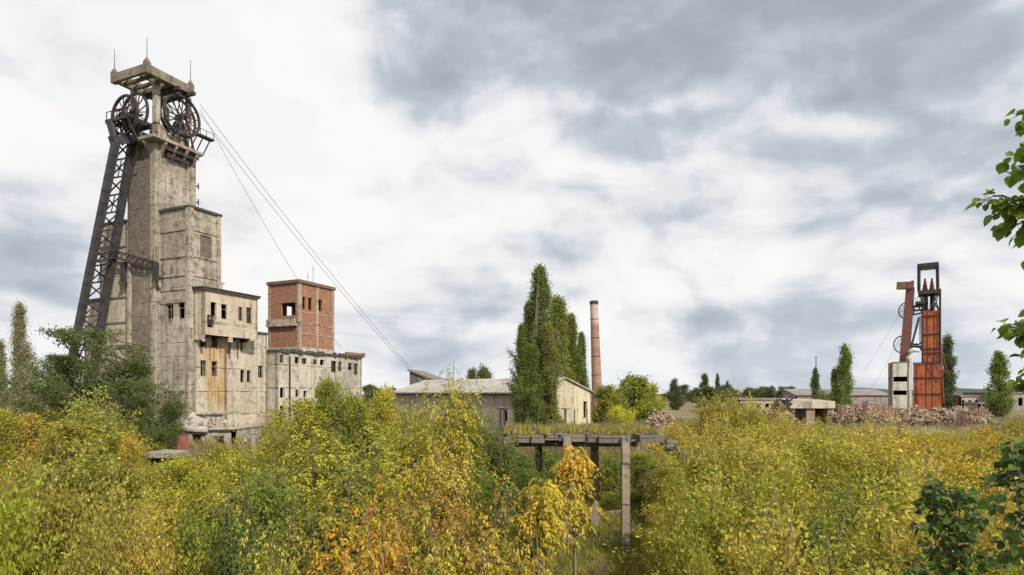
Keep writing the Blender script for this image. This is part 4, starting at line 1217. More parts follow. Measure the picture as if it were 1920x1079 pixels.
# ruins left, below the headframe
Yr = 62
ru = thing("ruined_bunker", (gx(375, Yr), Yr, 4.0), "collapsed pale concrete bunker with black openings below the headframe's front wall", "ruin")
M_ru = concrete("ruin_concrete", base=(.38, .34, .29), pale=(.50, .46, .40), seed=121, amt=.6, joint=2)
def rbx(name, pa, pb, ta, tb_, y0, y1, mt, rot=0):
    m = MB(); z0, z1 = zat(tb_, y0), zat(ta, y0)
    m.prism([(gx(pa, y0), y0), (gx(pb, y0), y0), (gx(pb, y0) , y1), (gx(pa, y0), y1)], z0, z1)
    return m.build(name, mt, ru)
m = MB(); xw = gx(336, Yr); m.wall((xw, Yr), (1, 0), (0, -1), gx(440, Yr) - xw, 2.4, zat(806, Yr), [(gx(337, Yr) - xw, gx(351, Yr) - xw, 2.8, zat(815, Yr)), (gx(359, Yr) - xw, gx(384, Yr) - xw, 2.6, zat(815, Yr)), (gx(400, Yr) - xw, gx(420, Yr) - xw, 2.6, zat(818, Yr))], mi=1)
m.wall((xw, Yr), (0, 1), (-1, 0), 7, 2.4, zat(806, Yr), mi=1); m.wall((gx(440, Yr), Yr), (0, 1), (1, 0), 7, 2.4, zat(806, Yr), mi=1); m.wall((xw, Yr + 7), (1, 0), (0, 1), gx(440, Yr) - xw, 2.4, zat(806, Yr), mi=1)
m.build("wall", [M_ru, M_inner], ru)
m = MB()   # tilted broken roof slab rising toward the headframe
m.prism([(gx(338, 62), 61.7), (gx(392, 62), 61.7), (gx(384, 68), 69), (gx(352, 68), 69)], [zat(807, 62), zat(811, 62), zat(796, 62), zat(780, 62)], [zat(803, 62), zat(808, 62), zat(792, 62), zat(776, 62)])
m.build("fallen_slab", M_ru, ru)
m = MB(); m.prism([(gx(392, 62) + .02, 61.7), (gx(442, 62), 61.7), (gx(442, 62), 69.2), (gx(392, 62) + .02, 69.2)], zat(806, 62), zat(803, 62)); m.build("roof_slab", M_ru, ru)
m = MB(); y1 = 68.5; xw = gx(374, y1); m.wall((xw, y1), (1, 0), (0, -1), gx(417, y1) - xw, zat(806, y1), zat(777, y1), [(gx(377, y1) - xw, gx(384, y1) - xw, zat(802, y1), zat(782, y1)), (gx(385.5, y1) - xw, gx(393, y1) - xw, zat(798, y1), zat(782, y1)), (gx(396, y1) - xw, gx(402, y1) - xw, zat(802, y1), zat(782, y1)), (gx(404, y1) - xw, gx(413, y1) - xw, zat(798, y1), zat(782, y1))], mi=1, t=.25)
m.prism([(xw - .3, y1 - .3), (gx(419, y1), y1 - .3), (gx(419, y1), y1 + 4), (xw - .3, y1 + 4)], zat(777, y1) + .003, zat(773, y1))
m.build("upper_wall", [M_ru, M_inner], ru)
rubble("rubble_heap", "pale concrete rubble spilled over the collapsed bunker's roof", gx(385, 63), 64, 3.8, 1.8, 3.0, 150, 12, [M_r2, plain("pale_rubble", (.42, .38, .33), (.52, .48, .42))], (.12, .34), kind="stuff")
bx = thing("red_steel_tank", (gx(325, 58), 58, 3.0), "faded red steel box standing left of the collapsed bunker", "tank")
m = MB(); m.prism([(gx(313, 58), 58), (gx(334, 58), 58), (gx(334, 58), 60), (gx(313, 58), 60)], 2.0, zat(817, 58)); m.build("body", metal("faded_red", (.30, .10, .09), (.38, .17, .14)), bx)
m = MB(); m.prism([(gx(312, 58), 57.9), (gx(335, 58), 57.9), (gx(335, 58), 60.1), (gx(312, 58), 60.1)], zat(817, 58), zat(816, 58)); m.build("lid", M_rust, bx)
def slab(label, pa, pb, py, Y, dep, th_, mt, legs_=True, tilt=0.0):
    t_ = thing("concrete_canopy", (gx((pa + pb) / 2, Y), Y, 2), label, "ruin")
    z1 = zat(py, Y); m = MB(); m.prism([(gx(pa, Y), Y), (gx(pb, Y), Y + .5), (gx(pb, Y) - .3, Y + dep), (gx(pa, Y) + .3, Y + dep)], [z1 - th_, z1 - th_ + tilt, z1 - th_ + tilt, z1 - th_], [z1, z1 + tilt, z1 + tilt, z1])
    m.build("slab", mt, t_)
    for f in (.15, .5, .85):
        x = gx(pa + (pb - pa) * f, Y) ; zg = ground_z(x, Y + 1.2); m = MB(); m.prism([(x - .3, Y + .8), (x + .3, Y + .8), (x + .3, Y + 1.6), (x - .3, Y + 1.6)], zg - .3, z1 - th_ - .01); m.build("support", M_dark_beam, t_)
slab("broken grey concrete canopy among the shrubs below the red steel box", 258, 322, 850, 47, 3.2, .35, M_slab, tilt=-.1)
slab("small pale concrete slab lying among the shrubs at the far left", 22, 66, 824, 55, 2.6, .3, M_ru, tilt=.05)
pole("pale weathered concrete post left of centre, right of the ruined bunker", 475, 805, 862, 50, .32, -2, M_ru, group="posts by the bunker")
pole("dark wooden post standing close beside the pale concrete post", 479.5, 822, 862, 50.5, .28, 0, M_dark_beam, group="posts by the bunker")
pole("thin grey utility pole rising beyond the yellowish tree, right of the chimney", 1192, 708, 745, 140, .2, 0, M_wframe)
pole("thin dark mast rising above the small cypress-like poplar, left of the warehouse", 1530, 668, 745, 160, .18, 0, M_steel, name="mast")
# fence posts before the workshop
for k, px_ in enumerate((938, 946, 1060)):
    m = MB(); x = gx(px_, 66); m.bar((x, 66, 4), (x, 66, zat(766, 66)), .22); m.bar((x - .5, 66, zat(767, 66)), (x + .5, 66, zat(767, 66)), .14)
    o = m.build("fence_post", M_pil, None, loc=(x, 66, 4)); o['label'] = ("leftmost grey concrete post before the workshop wall, left of the poplars", "second grey concrete post before the workshop wall, close to the poplars", "grey concrete post before the cream gable wall")[k]; o['category'] = "post"; o['group'] = "old yard posts by the workshop"

m = MB(); r = random.Random(44)
for k in range(150):
    x = r.uniform(xa, xb + 1.2) if r.random() < .8 else r.uniform(xb - 2.2, xb + 1.5); y = r.uniform(36.5, 42.5); s_ = r.uniform(.05, .2)
    zz_ = zd + .02 - (max(0, x - xb + .2) * .9 if x > xb - .2 else 0); C_ = Vector((x, y, zz_ + s_ * .2)); a_ = r.uniform(0, 3.1); u_ = Vector((math.cos(a_), math.sin(a_), r.uniform(-.3, .3))) * s_ * r.uniform(.7, 2.2)
    m.bar(C_ - u_, C_ + u_, s_ * r.uniform(.6, 1.5), s_ * r.uniform(.4, .9))
m.build("debris", [M_deck], dk, kind="stuff")
for k in range(9):
    x = r.uniform(xa + .5, xb); m = MB(); a_ = Vector((x, Yd + .15, zd - .3)); m.tube([a_, a_ + Vector((r.uniform(-.1, .1), -.05, -.3)), a_ + Vector((r.uniform(-.25, .25), -.1, -.3 - r.uniform(.1, .5)))], [.02, .018, .014], 4); m.build("rebar", M_rust, dk)

# long ruined wall of rubble masonry before the red headframe
m_, t_, bs, out = mat("rubble_masonry")
c = t_.node('ShaderNodeTexCoord').outputs['Object']
def voro(feature, scale):
    vn = t_.node('ShaderNodeTexVoronoi'); vn.feature = feature; vn.inputs['Scale'].default_value = scale
    t_.put(vn.inputs['Vector'], t_.vmath('MULTIPLY', c, (1, 1, 1.7))); return vn
ve = voro('DISTANCE_TO_EDGE', 2.3).outputs['Distance']; vc = voro('F1', 2.3).outputs['Color']
ry = t_.sep(vc)[0]
col = t_.mix(ry, (.30, .21, .145), (.50, .41, .30)); col = t_.mix(t_.ss(t_.sep(vc)[1], .7, .9), col, (.36, .17, .11))
col = t_.mix(t_.ss(ve, .09, .02), col, (.075, .055, .042))
col = t_.mix(t_.math('MULTIPLY', t_.ss(t_.noise(c, .5, 6, .65), .48, .62), .6), col, (.17, .13, .085))
t_.l.new(col, bs.inputs['Base Color']); bump(t_, bs, t_.ss(ve, .02, .14), 1.0, .12)
rw = thing("ruined_wall", (gx(1640, 95.5), 95.5, 5.0), "long low ruined wall of brown rubble stone in front of the red headframe", "wall")
rw["kind"] = "thing"
r = random.Random(17)
mw = MB(); x = gx(1572, 95.5); i_ = 0; hcur = 0
while x < gx(1852, 95.5):
    wd_ = r.uniform(.25, .7); hcur = max(-.7, min(.35, hcur + r.uniform(-.22, .22)))
    frac = (x - gx(1572, 95.5)) / (gx(1852, 95.5) - gx(1572, 95.5))
    zt_ = zat(759 + 12 * frac, 95.5) + hcur * (.6 + frac); yj = 95.5 + r.uniform(-.09, .09)
    mw.prism([(x, yj), (x + wd_ - .004, yj), (x + wd_ - .004, 96.6), (x, 96.6)], 4.2, [zt_, zt_ + r.uniform(-.2, .2), zt_ + r.uniform(-.2, .1), zt_ + r.uniform(-.2, .1)])
    x += wd_
mw.build("masonry", m_, rw)

# ---------------------------------------------------------------- vegetation
def leaf_material(name, trans=0.35, sat_noise=0.55):
    m = bpy.data.materials.new(name); m.use_nodes = True
    t = NT(m.node_tree)
    out = t.node('ShaderNodeOutputMaterial')
    base = t.node('ShaderNodeObjectInfo').outputs['Color']
    al = t.node('ShaderNodeAttribute'); al.attribute_type = 'OBJECT'; al.attribute_name = 'alt_color'
    a3 = t.node('ShaderNodeAttribute'); a3.attribute_type = 'OBJECT'; a3.attribute_name = 'third_color'
    rn = t.node('ShaderNodeAttribute'); rn.attribute_type = 'GEOMETRY'; rn.attribute_name = 'rnd'
    geo = t.node('ShaderNodeNewGeometry').outputs['Position']
    n = t.noise(geo, 0.55, 3, .6)
    r = rn.outputs['Fac']
    f = t.ss(t.math('ADD', t.math('MULTIPLY', n, 1.1), t.math('MULTIPLY', r, .5)), .58, 1.02)
    col = t.mix(f, base, al.outputs['Color'])
    f3 = t.ss(t.math('FRACT', t.math('MULTIPLY', r, 7.31)), .80, .95)
    col = t.mix(t.math('MULTIPLY', f3, .8), col, a3.outputs['Color'])
    v = t.ss(t.math('FRACT', t.math('MULTIPLY', r, 17.7)), 0, 1, .68, 1.5)
    col = t.vmath('SCALE', col, scale=v)
    bs = t.node('ShaderNodeBsdfPrincipled'); t.l.new(col, bs.inputs['Base Color'])
    bs.inputs['Roughness'].default_value = .55; bs.inputs['Specular IOR Level'].default_value = .25
    tr = t.node('ShaderNodeBsdfTranslucent'); t.l.new(col, tr.inputs[0])
    mx = t.node('ShaderNodeMixShader'); mx.inputs[0].default_value = trans
    t.l.new(bs.outputs[0], mx.inputs[1]); t.l.new(tr.outputs[0], mx.inputs[2]); t.l.new(mx.outputs[0], out.inputs[0])
    return m
M_leaf = leaf_material("leaf", 0.42)
M_bark = plain("bark", (.14, .105, .075), (.22, .18, .14), 3)
M_twig = plain("pale_twigs", (.20, .15, .10), (.30, .24, .17), 3)

def norm(a): return a / np.maximum(np.linalg.norm(a, axis=1, keepdims=True), 1e-6)
def leaves_mesh(name, pos, dr, nr, ln, wd, rnd, fold=.15, shape='rhomb'):
    """pos: leaf base, dr: direction, nr: rough normal, ln/wd: length and width, rnd: one random number per leaf"""
    dr = norm(dr); sd_ = norm(np.cross(dr, nr)); nn = np.cross(sd_, dr)
    N = len(pos); L = ln[:, None]; Wd = wd[:, None]
    if shape == 'rhomb':
        V = np.stack([pos, pos + dr * L * .45 + sd_ * Wd * .5 + nn * L * fold * .4, pos + dr * L - nn * L * fold * .3, pos + dr * L * .45 - sd_ * Wd * .5 + nn * L * fold * .4], 1); K = 4
        faces = np.arange(N * 4).reshape(N, 4)
        rf = rnd
    else:        # broad rounded leaf with a pointed tip, folded at the midrib: two halves of 5 corners
        prof = [(0, 0), (.10, .34), (.38, .52), (.70, .38), (1.0, 0)]
        P = []
        for (a, b) in prof: P.append(pos + dr * L * a + sd_ * Wd * b + nn * (Wd * b * .35 - L * a * a * .22))
        for (a, b) in prof[1:-1]: P.append(pos + dr * L * a - sd_ * Wd * b + nn * (Wd * b * .35 - L * a * a * .22))
        P.append(pos + dr * L * .5 - nn * L * .05)
        V = np.stack(P, 1); K = V.shape[1]
        b0 = np.arange(N)[:, None] * K
        fa = b0 + np.array([[0, 1, 2, 8]]); fb = b0 + np.array([[8, 2, 3, 4]]); fc = b0 + np.array([[0, 8, 6, 5]]); fd = b0 + np.array([[8, 4, 7, 6]])
        faces = np.concatenate([fa, fb, fc, fd]); rf = np.concatenate([rnd] * 4)
    V = V.reshape(-1, 3)
    me = bpy.data.meshes.new(name)
    me.vertices.add(len(V)); me.vertices.foreach_set('co', V.astype(np.float32).ravel())
    nf = len(faces)
    me.loops.add(nf * 4); me.polygons.add(nf)
    me.loops.foreach_set('vertex_index', faces.astype(np.int32).ravel())
    me.polygons.foreach_set('loop_start', np.arange(0, nf * 4, 4, dtype=np.int32))
    try: me.polygons.foreach_set('loop_total', np.full(nf, 4, dtype=np.int32))
    except Exception: pass
    a = me.attributes.new('rnd', 'FLOAT', 'FACE'); a.data.foreach_set('value', rf.astype(np.float32))
    me.update(calc_edges=True)
    me.materials.append(M_leaf)
    return me
def branches_mesh(name, paths, mt, n=4):
    m = MB()
    for pts, rs in paths: m.tube(pts, rs, n, cap=False)
    me = bpy.data.meshes.new(name); me.from_pydata(m.v, [], m.f); me.materials.append(mt); me.update()
    return me

def rand_unit(rg, n):
    v = rg.normal(size=(n, 3)); return norm(v)

def plant(seed, H, R, form, n_br=70, lpb=120, leaf=(.14, .09), clump=.35, droop=.2, up=.3, stems=1, bare=.15, bark=None, compound=0, jitter=.35, shape='rhomb', openness=0.0, side=0, flat=1.0):
    """one plant variant: returns (crown mesh, trunk mesh); origin at the foot, metres"""
    rg = np.random.default_rng(seed); rr = random.Random(seed)
    lob = [(rr.uniform(0, 6.28), rr.uniform(.1, 1), rr.uniform(.2, .5)) for _ in range(8)]
    def env(zn, th):
        if form == 'dome': r = max(0, 1 - ((zn - .42) / .60) ** 2) ** .5
        elif form == 'bush': r = max(0, 1 - (max(0, zn - .25) / .77) ** 2.2) ** .6
        elif form == 'poplar': r = min(1, (max(zn - .03, 0) / .20) ** .6) * max(0, (1 - zn)) ** .62 * 1.12
        elif form == 'cone': r = min(1, (zn / .15)) * (1 - zn) ** .85
        elif form == 'spread': r = max(0, 1 - ((zn - .6) / .43) ** 2) ** .5 if zn > .2 else 0
        else: r = 1
        for (a, z0, s) in lob: r *= 1 + s * math.exp(-((zn - z0) / .16) ** 2) * math.cos(th - a)
        return r
    paths = []; tips = []
    sroot = []
    for k in range(stems):
        a = rr.uniform(0, 6.28); lean = (0.0 if stems == 1 else rr.uniform(.15, .75)) * R * (.5 if form in ('poplar', 'cone') else .7)
        top = Vector((math.cos(a) * lean, math.sin(a) * lean, H * rr.uniform(.72, .96)))
        st = Vector((math.cos(a) * .12 * stems * .3, math.sin(a) * .12 * stems * .3, -.25))
        pts = []; bend = Vector((rr.uniform(-1, 1), rr.uniform(-1, 1), 0)) * H * .04
        for j in range(8):
            f = j / 7; p = st.lerp(top, f) + bend * math.sin(f * 3.1); p.x -= math.cos(a) * lean * .35 * math.sin(f * 3.14); p.y -= math.sin(a) * lean * .35 * math.sin(f * 3.14); pts.append(p)
        r0 = H * (.018 if stems > 1 else .024)
        paths.append((pts, [r0 * (1 - .86 * j / 7) for j in range(8)])); sroot.append(pts)
        tips.append((pts[-3:], .6))
    gaps = [(rr.uniform(0, 6.28), rr.uniform(.25, .95), rr.uniform(.35, .8)) for _ in range(int(openness * 10))]
    for k in range(n_br):
        zn = bare + (1 - bare) * (rr.random() ** (.85 if form in ('dome', 'spread') else 1.0)); th = rr.uniform(0, 6.283)
        skip = False
        for (a, z0, s) in gaps:
            if abs((th - a + 3.14) % 6.283 - 3.14) < s and abs(zn - z0) < .10: skip = True
        if skip: continue
        if form == 'plume':
            # upright whips of unequal height, each leafy along most of its length
            q0 = R * rr.random() ** .6 * .8; hh_ = H * (.62 + .38 * rr.random() ** .8) * (1 - .62 * (q0 / (.8 * R)) ** 2)
            if k < n_br * .08: hh_ *= 1.12
            b0 = Vector((math.cos(th) * q0 * .35, math.sin(th) * q0 * .35, -.2)); t0_ = Vector((math.cos(th) * q0 * 1.15, math.sin(th) * q0 * 1.15, hh_))
            bn = Vector((rr.gauss(0, 1), rr.gauss(0, 1), 0)) * .07 * H
            pts = [b0.lerp(t0_, f) + bn * math.sin(f * 3.14) * .6 + bn * f * f * .5 for f in (0, .2, .4, .6, .8, 1)]
            paths.append((pts, [H * .005 * (1 - .8 * j / 5) for j in range(6)])); tips.append((pts[1:], rr.uniform(.6, 1.4)))
            for _ in range(2):
                o_ = pts[rr.randrange(2, 5)]; tw_ = o_ + Vector((rr.gauss(0, .11), rr.gauss(0, .11), rr.uniform(.02, .14))) * H
                pp_ = [o_, o_.lerp(tw_, .5) + Vector((0, 0, -.01 * H)), tw_]; paths.append((pp_, [H * .0025, H * .002, H * .001])); tips.append((pp_, .5))
            continue
        e = env(zn, th) * R
        q = e * (rr.random() ** .35 if form != 'poplar' else rr.random() ** .5) * rr.uniform(.85, 1.12)
        tip = Vector((math.cos(th) * q, math.sin(th) * q, zn * H))
        sp = min(sroot, key=lambda P: min((Vector((p.x, p.y, 0)) - Vector((tip.x, tip.y, 0))).length for p in P) + rr.uniform(0, R * .5))
        zj = max(.06 * H, tip.z - max(q * (1.8 if form in ('poplar',) else .8), .12 * H) * rr.uniform(.7, 1.1))
        i = min(range(8), key=lambda i: abs(sp[i].z - zj)); o_ = sp[i]
        mid_ = o_.lerp(tip, .55) + Vector((rr.uniform(-.1, .1) * R, rr.uniform(-.1, .1) * R, -.06 * H * (1 if form != 'spread' else .2)))
        pts = [o_, o_.lerp(mid_, .6) , mid_, mid_.lerp(tip, .55) + Vector((0, 0, .02 * H)), tip]
        rb = H * .006
        paths.append((pts, [rb, rb * .8, rb * .6, rb * .4, rb * .15]))
        tips.append((pts[2:], 1.0))
    # leaf positions along the outer part of every branch
    P = []; Dv = []; C = []
    for pts, wgt in tips:
        n = int(lpb * wgt * rr.uniform(.6, 1.4)); n = max(n, 4)
        A = np.array([tuple(p) for p in pts]); seg = rg.integers(0, len(A) - 1, n); f = rg.random(n)[:, None]
        base = A[seg] * (1 - f) + A[seg + 1] * f
        d0 = A[seg + 1] - A[seg]
        off = rg.normal(size=(n, 3)) * clump * (.35 + .65 * rg.random((n, 1))) * np.array([1, 1, .75 * flat])
        P.append(base + off); Dv.append(norm(off + 1e-4) * .8 + norm(d0) * .5); C.append(np.full(n, rr.random()))
    P = np.concatenate(P); Dv = np.concatenate(Dv); C = np.concatenate(C)
    keep = P[:, 2] > .05; P, Dv, C = P[keep], Dv[keep], C[keep]
    n = len(P)
    rnd = np.clip(C * .55 + rg.random(n) * .45, 0, 1)
    if compound:
        # every entry becomes a drooping compound leaf: a rachis with pairs of leaflets
        K = compound; L = leaf[0] * rg.uniform(.75, 1.25, n)
        hd_ = norm(Dv * np.array([1, 1, .3]) + rand_unit(rg, n) * .35); hd_[:, 2] = np.abs(hd_[:, 2]) * .5 + up * .5; hd_ = norm(hd_)
        side_ = norm(np.cross(hd_, np.tile([0, 0, 1.0], (n, 1))))
        pp, dd, nr_, ll, ww, rd = [], [], [], [], [], []
        for k in range(K):
            f = (k // 2 + 1) / (K // 2 + .5)
            c = P + hd_ * (L * f)[:, None] + np.array([0, 0, -1.0]) * (L * f * f * (droop * 1.6))[:, None]
            s_ = (1 if k % 2 else -1)
            if k == K - 1: s_ = 0
            dk_ = hd_ * .5 + side_ * s_ * .8 + np.array([0, 0, -1.0]) * (droop * 1.4) + rand_unit(rg, n) * .2
            pp.append(c); dd.append(dk_); nr_.append(np.tile([0, 0, 1.0], (n, 1)) + rand_unit(rg, n) * .35 + hd_ * .3)
            ll.append(L * .42 * rg.uniform(.8, 1.15, n)); ww.append(np.full(n, leaf[1]) * rg.uniform(.8, 1.15, n)); rd.append(np.clip(rnd * .85 + rg.random(n) * .15, 0, 1))
        me = leaves_mesh("crown", np.concatenate(pp), np.concatenate(dd), np.concatenate(nr_), np.concatenate(ll), np.concatenate(ww), np.concatenate(rd), .12)
    else:
        d = Dv * .8 + rand_unit(rg, n) * 1.0; d[:, 2] += up - droop
        nr_ = rand_unit(rg, n) * 1.0 + np.array([0, 0, .42])
        me = leaves_mesh("crown", P, d, nr_, leaf[0] * rg.uniform(.65, 1.3, n), leaf[1] * rg.uniform(.7, 1.25, n), rnd, .18, shape)
    tm = branches_mesh("trunk", paths, bark or M_bark, 4 if n_br > 30 else 5)
    H_real = float(np.percentile(P[:, 2], 99.7)); Rr = float(np.percentile(np.abs(P[:, 0]), 98))
    return me, tm, H_real, Rr

PALS = {   # base, alternative, third (scattered leaves)
    'yellow':  ((.47, .385, .06), (.32, .30, .05), (.52, .42, .10)),
    'gold':    ((.49, .36, .045), (.42, .32, .03), (.55, .42, .12)),
    'olive':   ((.29, .27, .045), (.42, .36, .055), (.40, .34, .12)),
    'ochre':   ((.44, .35, .06), (.50, .43, .055), (.42, .34, .18)),
    'yg':      ((.28, .295, .033), (.42, .37, .038), (.45, .40, .08)),
    'lime':    ((.31, .35, .036), (.40, .38, .03), (.42, .42, .08)),
    'green':   ((.10, .165, .028), (.19, .24, .035), (.28, .28, .05)),
    'mid':     ((.18, .22, .035), (.30, .30, .04), (.36, .31, .06)),
    'bluegreen': ((.065, .115, .030), (.10, .16, .035), (.16, .20, .06)),
    'dark':    ((.085, .12, .034), (.135, .15, .042), (.19, .17, .06)),
    'poplar':  ((.145, .19, .045), (.19, .235, .055), (.26, .28, .09)),
    'popyel':  ((.19, .225, .05), (.26, .27, .065), (.34, .32, .11)),
    'palepop': ((.19, .215, .09), (.29, .29, .14), (.46, .45, .30)),
    'orange':  ((.50, .26, .028), (.36, .34, .03), (.50, .17, .03)),
    'red':     ((.45, .16, .045), (.48, .30, .04), (.50, .36, .10)),
    'rust':    ((.30, .16, .045), (.36, .27, .05), (.44, .30, .10)),
    'fargreen': ((.09, .12, .045), (.13, .15, .055), (.18, .19, .08)),
    'dry':     ((.38, .29, .17), (.30, .23, .13), (.50, .42, .28)),
    'brownweed': ((.23, .18, .11), (.19, .165, .08), (.34, .28, .19)),
    'lemon': ((.46, .46, .04), (.54, .50, .05), (.56, .52, .10)),
    'deep': ((.055, .11, .022), (.085, .145, .026), (.14, .20, .035)),
    'linden':  ((.11, .20, .024), (.17, .27, .032), (.26, .34, .05)),
}
VAR = {}
def variant(kind, k):
    key = (kind, k)
    if key in VAR: return VAR[key]
    s = hash_seed(kind) + k * 37
    if kind == 'shrub':   v = plant(s, 5, 2.4, 'bush', 95, 130, (.15, .085), .34, .05, .35, stems=6, bare=.08, openness=.3, bark=M_twig)
    elif kind == 'fine':  v = plant(s, 5, 2.5, 'plume', 85, 130, (.12, .07), .19, .05, .45, stems=3, bare=.1, bark=M_twig)
    elif kind == 'plume': v = plant(s, 5, 2.5, 'plume', 46, 170, (.15, .085), .24, .08, .4, stems=3, bare=.1, bark=M_twig)
    elif kind == 'whip':  v = plant(s, 7, 2.6, 'plume', 64, 290, (.125, .075), .25, .08, .4, stems=3, bare=.1, bark=M_twig)
    elif kind == 'sap':   v = plant(s, 7, 2.3, 'plume', 34, 30, (.42, .095), .30, .4, .3, stems=2, bare=.1, compound=7)
    elif kind == 'tallplume': v = plant(s, 8, 2.5, 'plume', 52, 240, (.15, .09), .30, .2, .2, stems=3, bare=.1)
    elif kind == 'bigtop': v = plant(s, 9, 1.5, 'dome', 22, 17, (.50, .11), .22, .5, .3, stems=1, bare=.74, openness=.2, compound=9, bark=M_twig)
    elif kind == 'tall':  v = plant(s, 8, 2.6, 'dome', 120, 120, (.19, .10), .36, .25, .1, stems=3, bare=.12, openness=.5)
    elif kind == 'box':   v = plant(s, 8, 2.6, 'dome', 110, 26, (.36, .085), .38, .35, .2, stems=3, bare=.15, openness=.5, compound=7)
    elif kind == 'big':   v = plant(s, 7, 2.5, 'dome', 85, 15, (.62, .12), .36, .55, .3, stems=2, bare=.18, openness=.5, compound=9)
    elif kind == 'acacia': v = plant(s, 13, 6.2, 'spread', 300, 210, (.22, .12), .55, .1, .1, stems=4, bare=.10, openness=.9, flat=.55)
    elif kind == 'poplar': v = plant(s, 20, 2.3, 'poplar', 250, 230, (.165, .12), .32, .1, .5, stems=6, bare=.02, openness=.35)
    elif kind == 'popfar': v = plant(s, 14, 3.0, 'poplar', 110, 110, (.36, .26), .55, .1, .5, stems=2, bare=.03, openness=.3)
    elif kind == 'faded': v = plant(s, 14, 2.2, 'poplar', 170, 120, (.19, .13), .38, .1, .5, stems=3, bare=.08, openness=.5, bark=M_twig)
    elif kind == 'far':   v = plant(s, 8, 4.0, 'dome', 90, 80, (.45, .30), .7, .1, .3, stems=2, bare=.08, openness=.4)
    elif kind == 'dry':   v = plant(s, 2.2, 1.1, 'bush', 60, 24, (.10, .03), .16, .0, .9, stems=14, bare=.2, bark=M_twig)
    VAR[key] = v
    return v
def hash_seed(s): return sum(ord(c) * (i + 3) for i, c in enumerate(s)) % 9973
rnd_rot = random.Random(77)
G_mid = "shrubs and young trees of the near thicket"
G_yel = "yellow shrubs of the wide thicket on the right"
def put(kind, k, px, Y, top, wpx, pal, label, cat=None, group=None, name=None, zb=None, third=None, rot=None):
    """a plant whose crown top is at pixel row top, wpx pixels wide, standing at distance Y"""
    cm, tm, Hn, Rn = variant(kind, k)
    x = (px - 960) / F * Y; zg = ground_z(x, Y) if zb is None else zb
    H = zat(top, Y) - zg
    sz = H / Hn; sx = (wpx / F * Y / 2) / Rn
    zl = zg
    if sz < .72 * sx: sz = .72 * sx; zl = zg + H - Hn * sz      # stems start a little below the uneven surface
    nm = name or ('shrub' if group == G_yel else None) or {'whip': 'shrub', 'poplar': 'poplar_tree', 'popfar': 'poplar_tree', 'faded': 'poplar_tree', 'shrub': 'shrub', 'fine': 'shrub', 'plume': 'shrub', 'dry': 'dry_weed'}.get(kind, 'tree')
    r = bpy.data.objects.new(nm, None); scene.collection.objects.link(r)
    r.location = (x, Y, zl); r.rotation_euler = (0, 0, rnd_rot.uniform(0, 6.28) if rot is None else rot); r.scale = (sx, sx, sz)
    r['label'] = label; r['category'] = cat or {'shrub': 'shrub', 'dry_weed': 'weed'}.get(nm, 'tree')
    if group: r['group'] = group
    P = PALS[pal]
    if group in (G_mid, G_yel) and rnd_rot.random() < .55:
        o_ = PALS[rnd_rot.choice(['yellow', 'yg', 'yg', 'gold', 'olive', 'mid', 'ochre'])]; P = (P[0], tuple(.35 * a + .65 * b for a, b in zip(P[1], o_[0])), P[2])
    for nme, me in (("crown", cm), ("trunk", tm)):
        o = bpy.data.objects.new(nme, me); scene.collection.objects.link(o); o.parent = r
        j = lambda c: tuple(max(0, v * rnd_rot.uniform(.9, 1.1)) for v in c)
        o.color = (*j(P[0]), 1); o['alt_color'] = list(j(P[1])); o['third_color'] = list(P[2] if third is None else third)
    return r
G_pop = "tall columnar poplars"
G_mid = "shrubs and young trees of the near thicket"
G_yel = "yellow shrubs of the wide thicket on the right"
G_far = "distant trees along the horizon"
# --- poplars and other trees one can tell apart
put('poplar', 0, 1013, 66, 504, 62, 'poplar', "tallest green poplar, before the workshop, with two fused spires", group=G_pop)
put('poplar', 1, 1044, 88, 562, 72, 'popyel', "green poplar behind the workshop, second highest peak of the clump", group=G_pop, zb=4.8)
put('poplar', 2, 978, 65, 612, 34, 'poplar', "low narrow poplar at the left edge of the poplar clump", group=G_pop)
put('poplar', 0, 992, 67, 570, 38, 'poplar', "poplar pressed against the tallest one on its left", group=G_pop)
put('poplar', 1, 1028, 64.5, 610, 46, 'popyel', "shorter yellowish poplar in front of the clump, before the cream gable's ridge", group=G_pop)
put('poplar', 2, 996, 64, 650, 56, 'poplar', "short bushy poplar at the foot of the clump", group=G_pop)
put('poplar', 2, 1070, 96, 592, 46, 'poplar', "narrow poplar standing behind the cream gable's ridge", group=G_pop, zb=4.8)
put('poplar', 1, 1090, 102, 626, 28, 'poplar', "grey-green poplar between the clump and the brick chimney", group=G_pop)
put('poplar', 0, 1084, 96, 670, 44, 'poplar', "low dark poplar behind the workshop's right eaves", group=G_pop)
put('faded', 0, 38, 92, 572, 46, 'palepop', "tall pale faded poplar at the left, in front of open sky", group=G_pop)
put('faded', 1, 2, 95, 640, 34, 'palepop', "faded poplar cut by the photo's left border", group=G_pop)
put('faded', 2, 66, 105, 690, 22, 'palepop', "thin bluish small poplar between the faded poplar and the dark tree", group=G_pop)
put('acacia', 0, 200, 56, 622, 236, 'dark', "big airy dark green locust tree before the headframe's steel legs", group=None, rot=3.6)
put('acacia', 1, 118, 58, 668, 130, 'dark', "left drooping side tree of the dark locust, reaching into the sky", rot=1.4)
put('acacia', 0, 296, 53, 716, 120, 'dark', "low dark green tree hanging over the pale rubble at the bunker", rot=2.9)
put('popfar', 0, 1583, 150, 650, 46, 'poplar', "broad dark poplar left of the white building, before the long warehouse", group=G_pop)
put('popfar', 1, 1564, 152, 694, 20, 'poplar', "small poplar nestled left of the broad dark poplar", group=G_pop)
put('popfar', 2, 1529, 160, 692, 24, 'fargreen', "small dark cypress-like poplar beside the thin mast", group=G_pop)
put('popfar', 2, 1872, 118, 662, 52, 'poplar', "stout dark poplar near the photo's right edge, behind the rubble", group=G_pop)
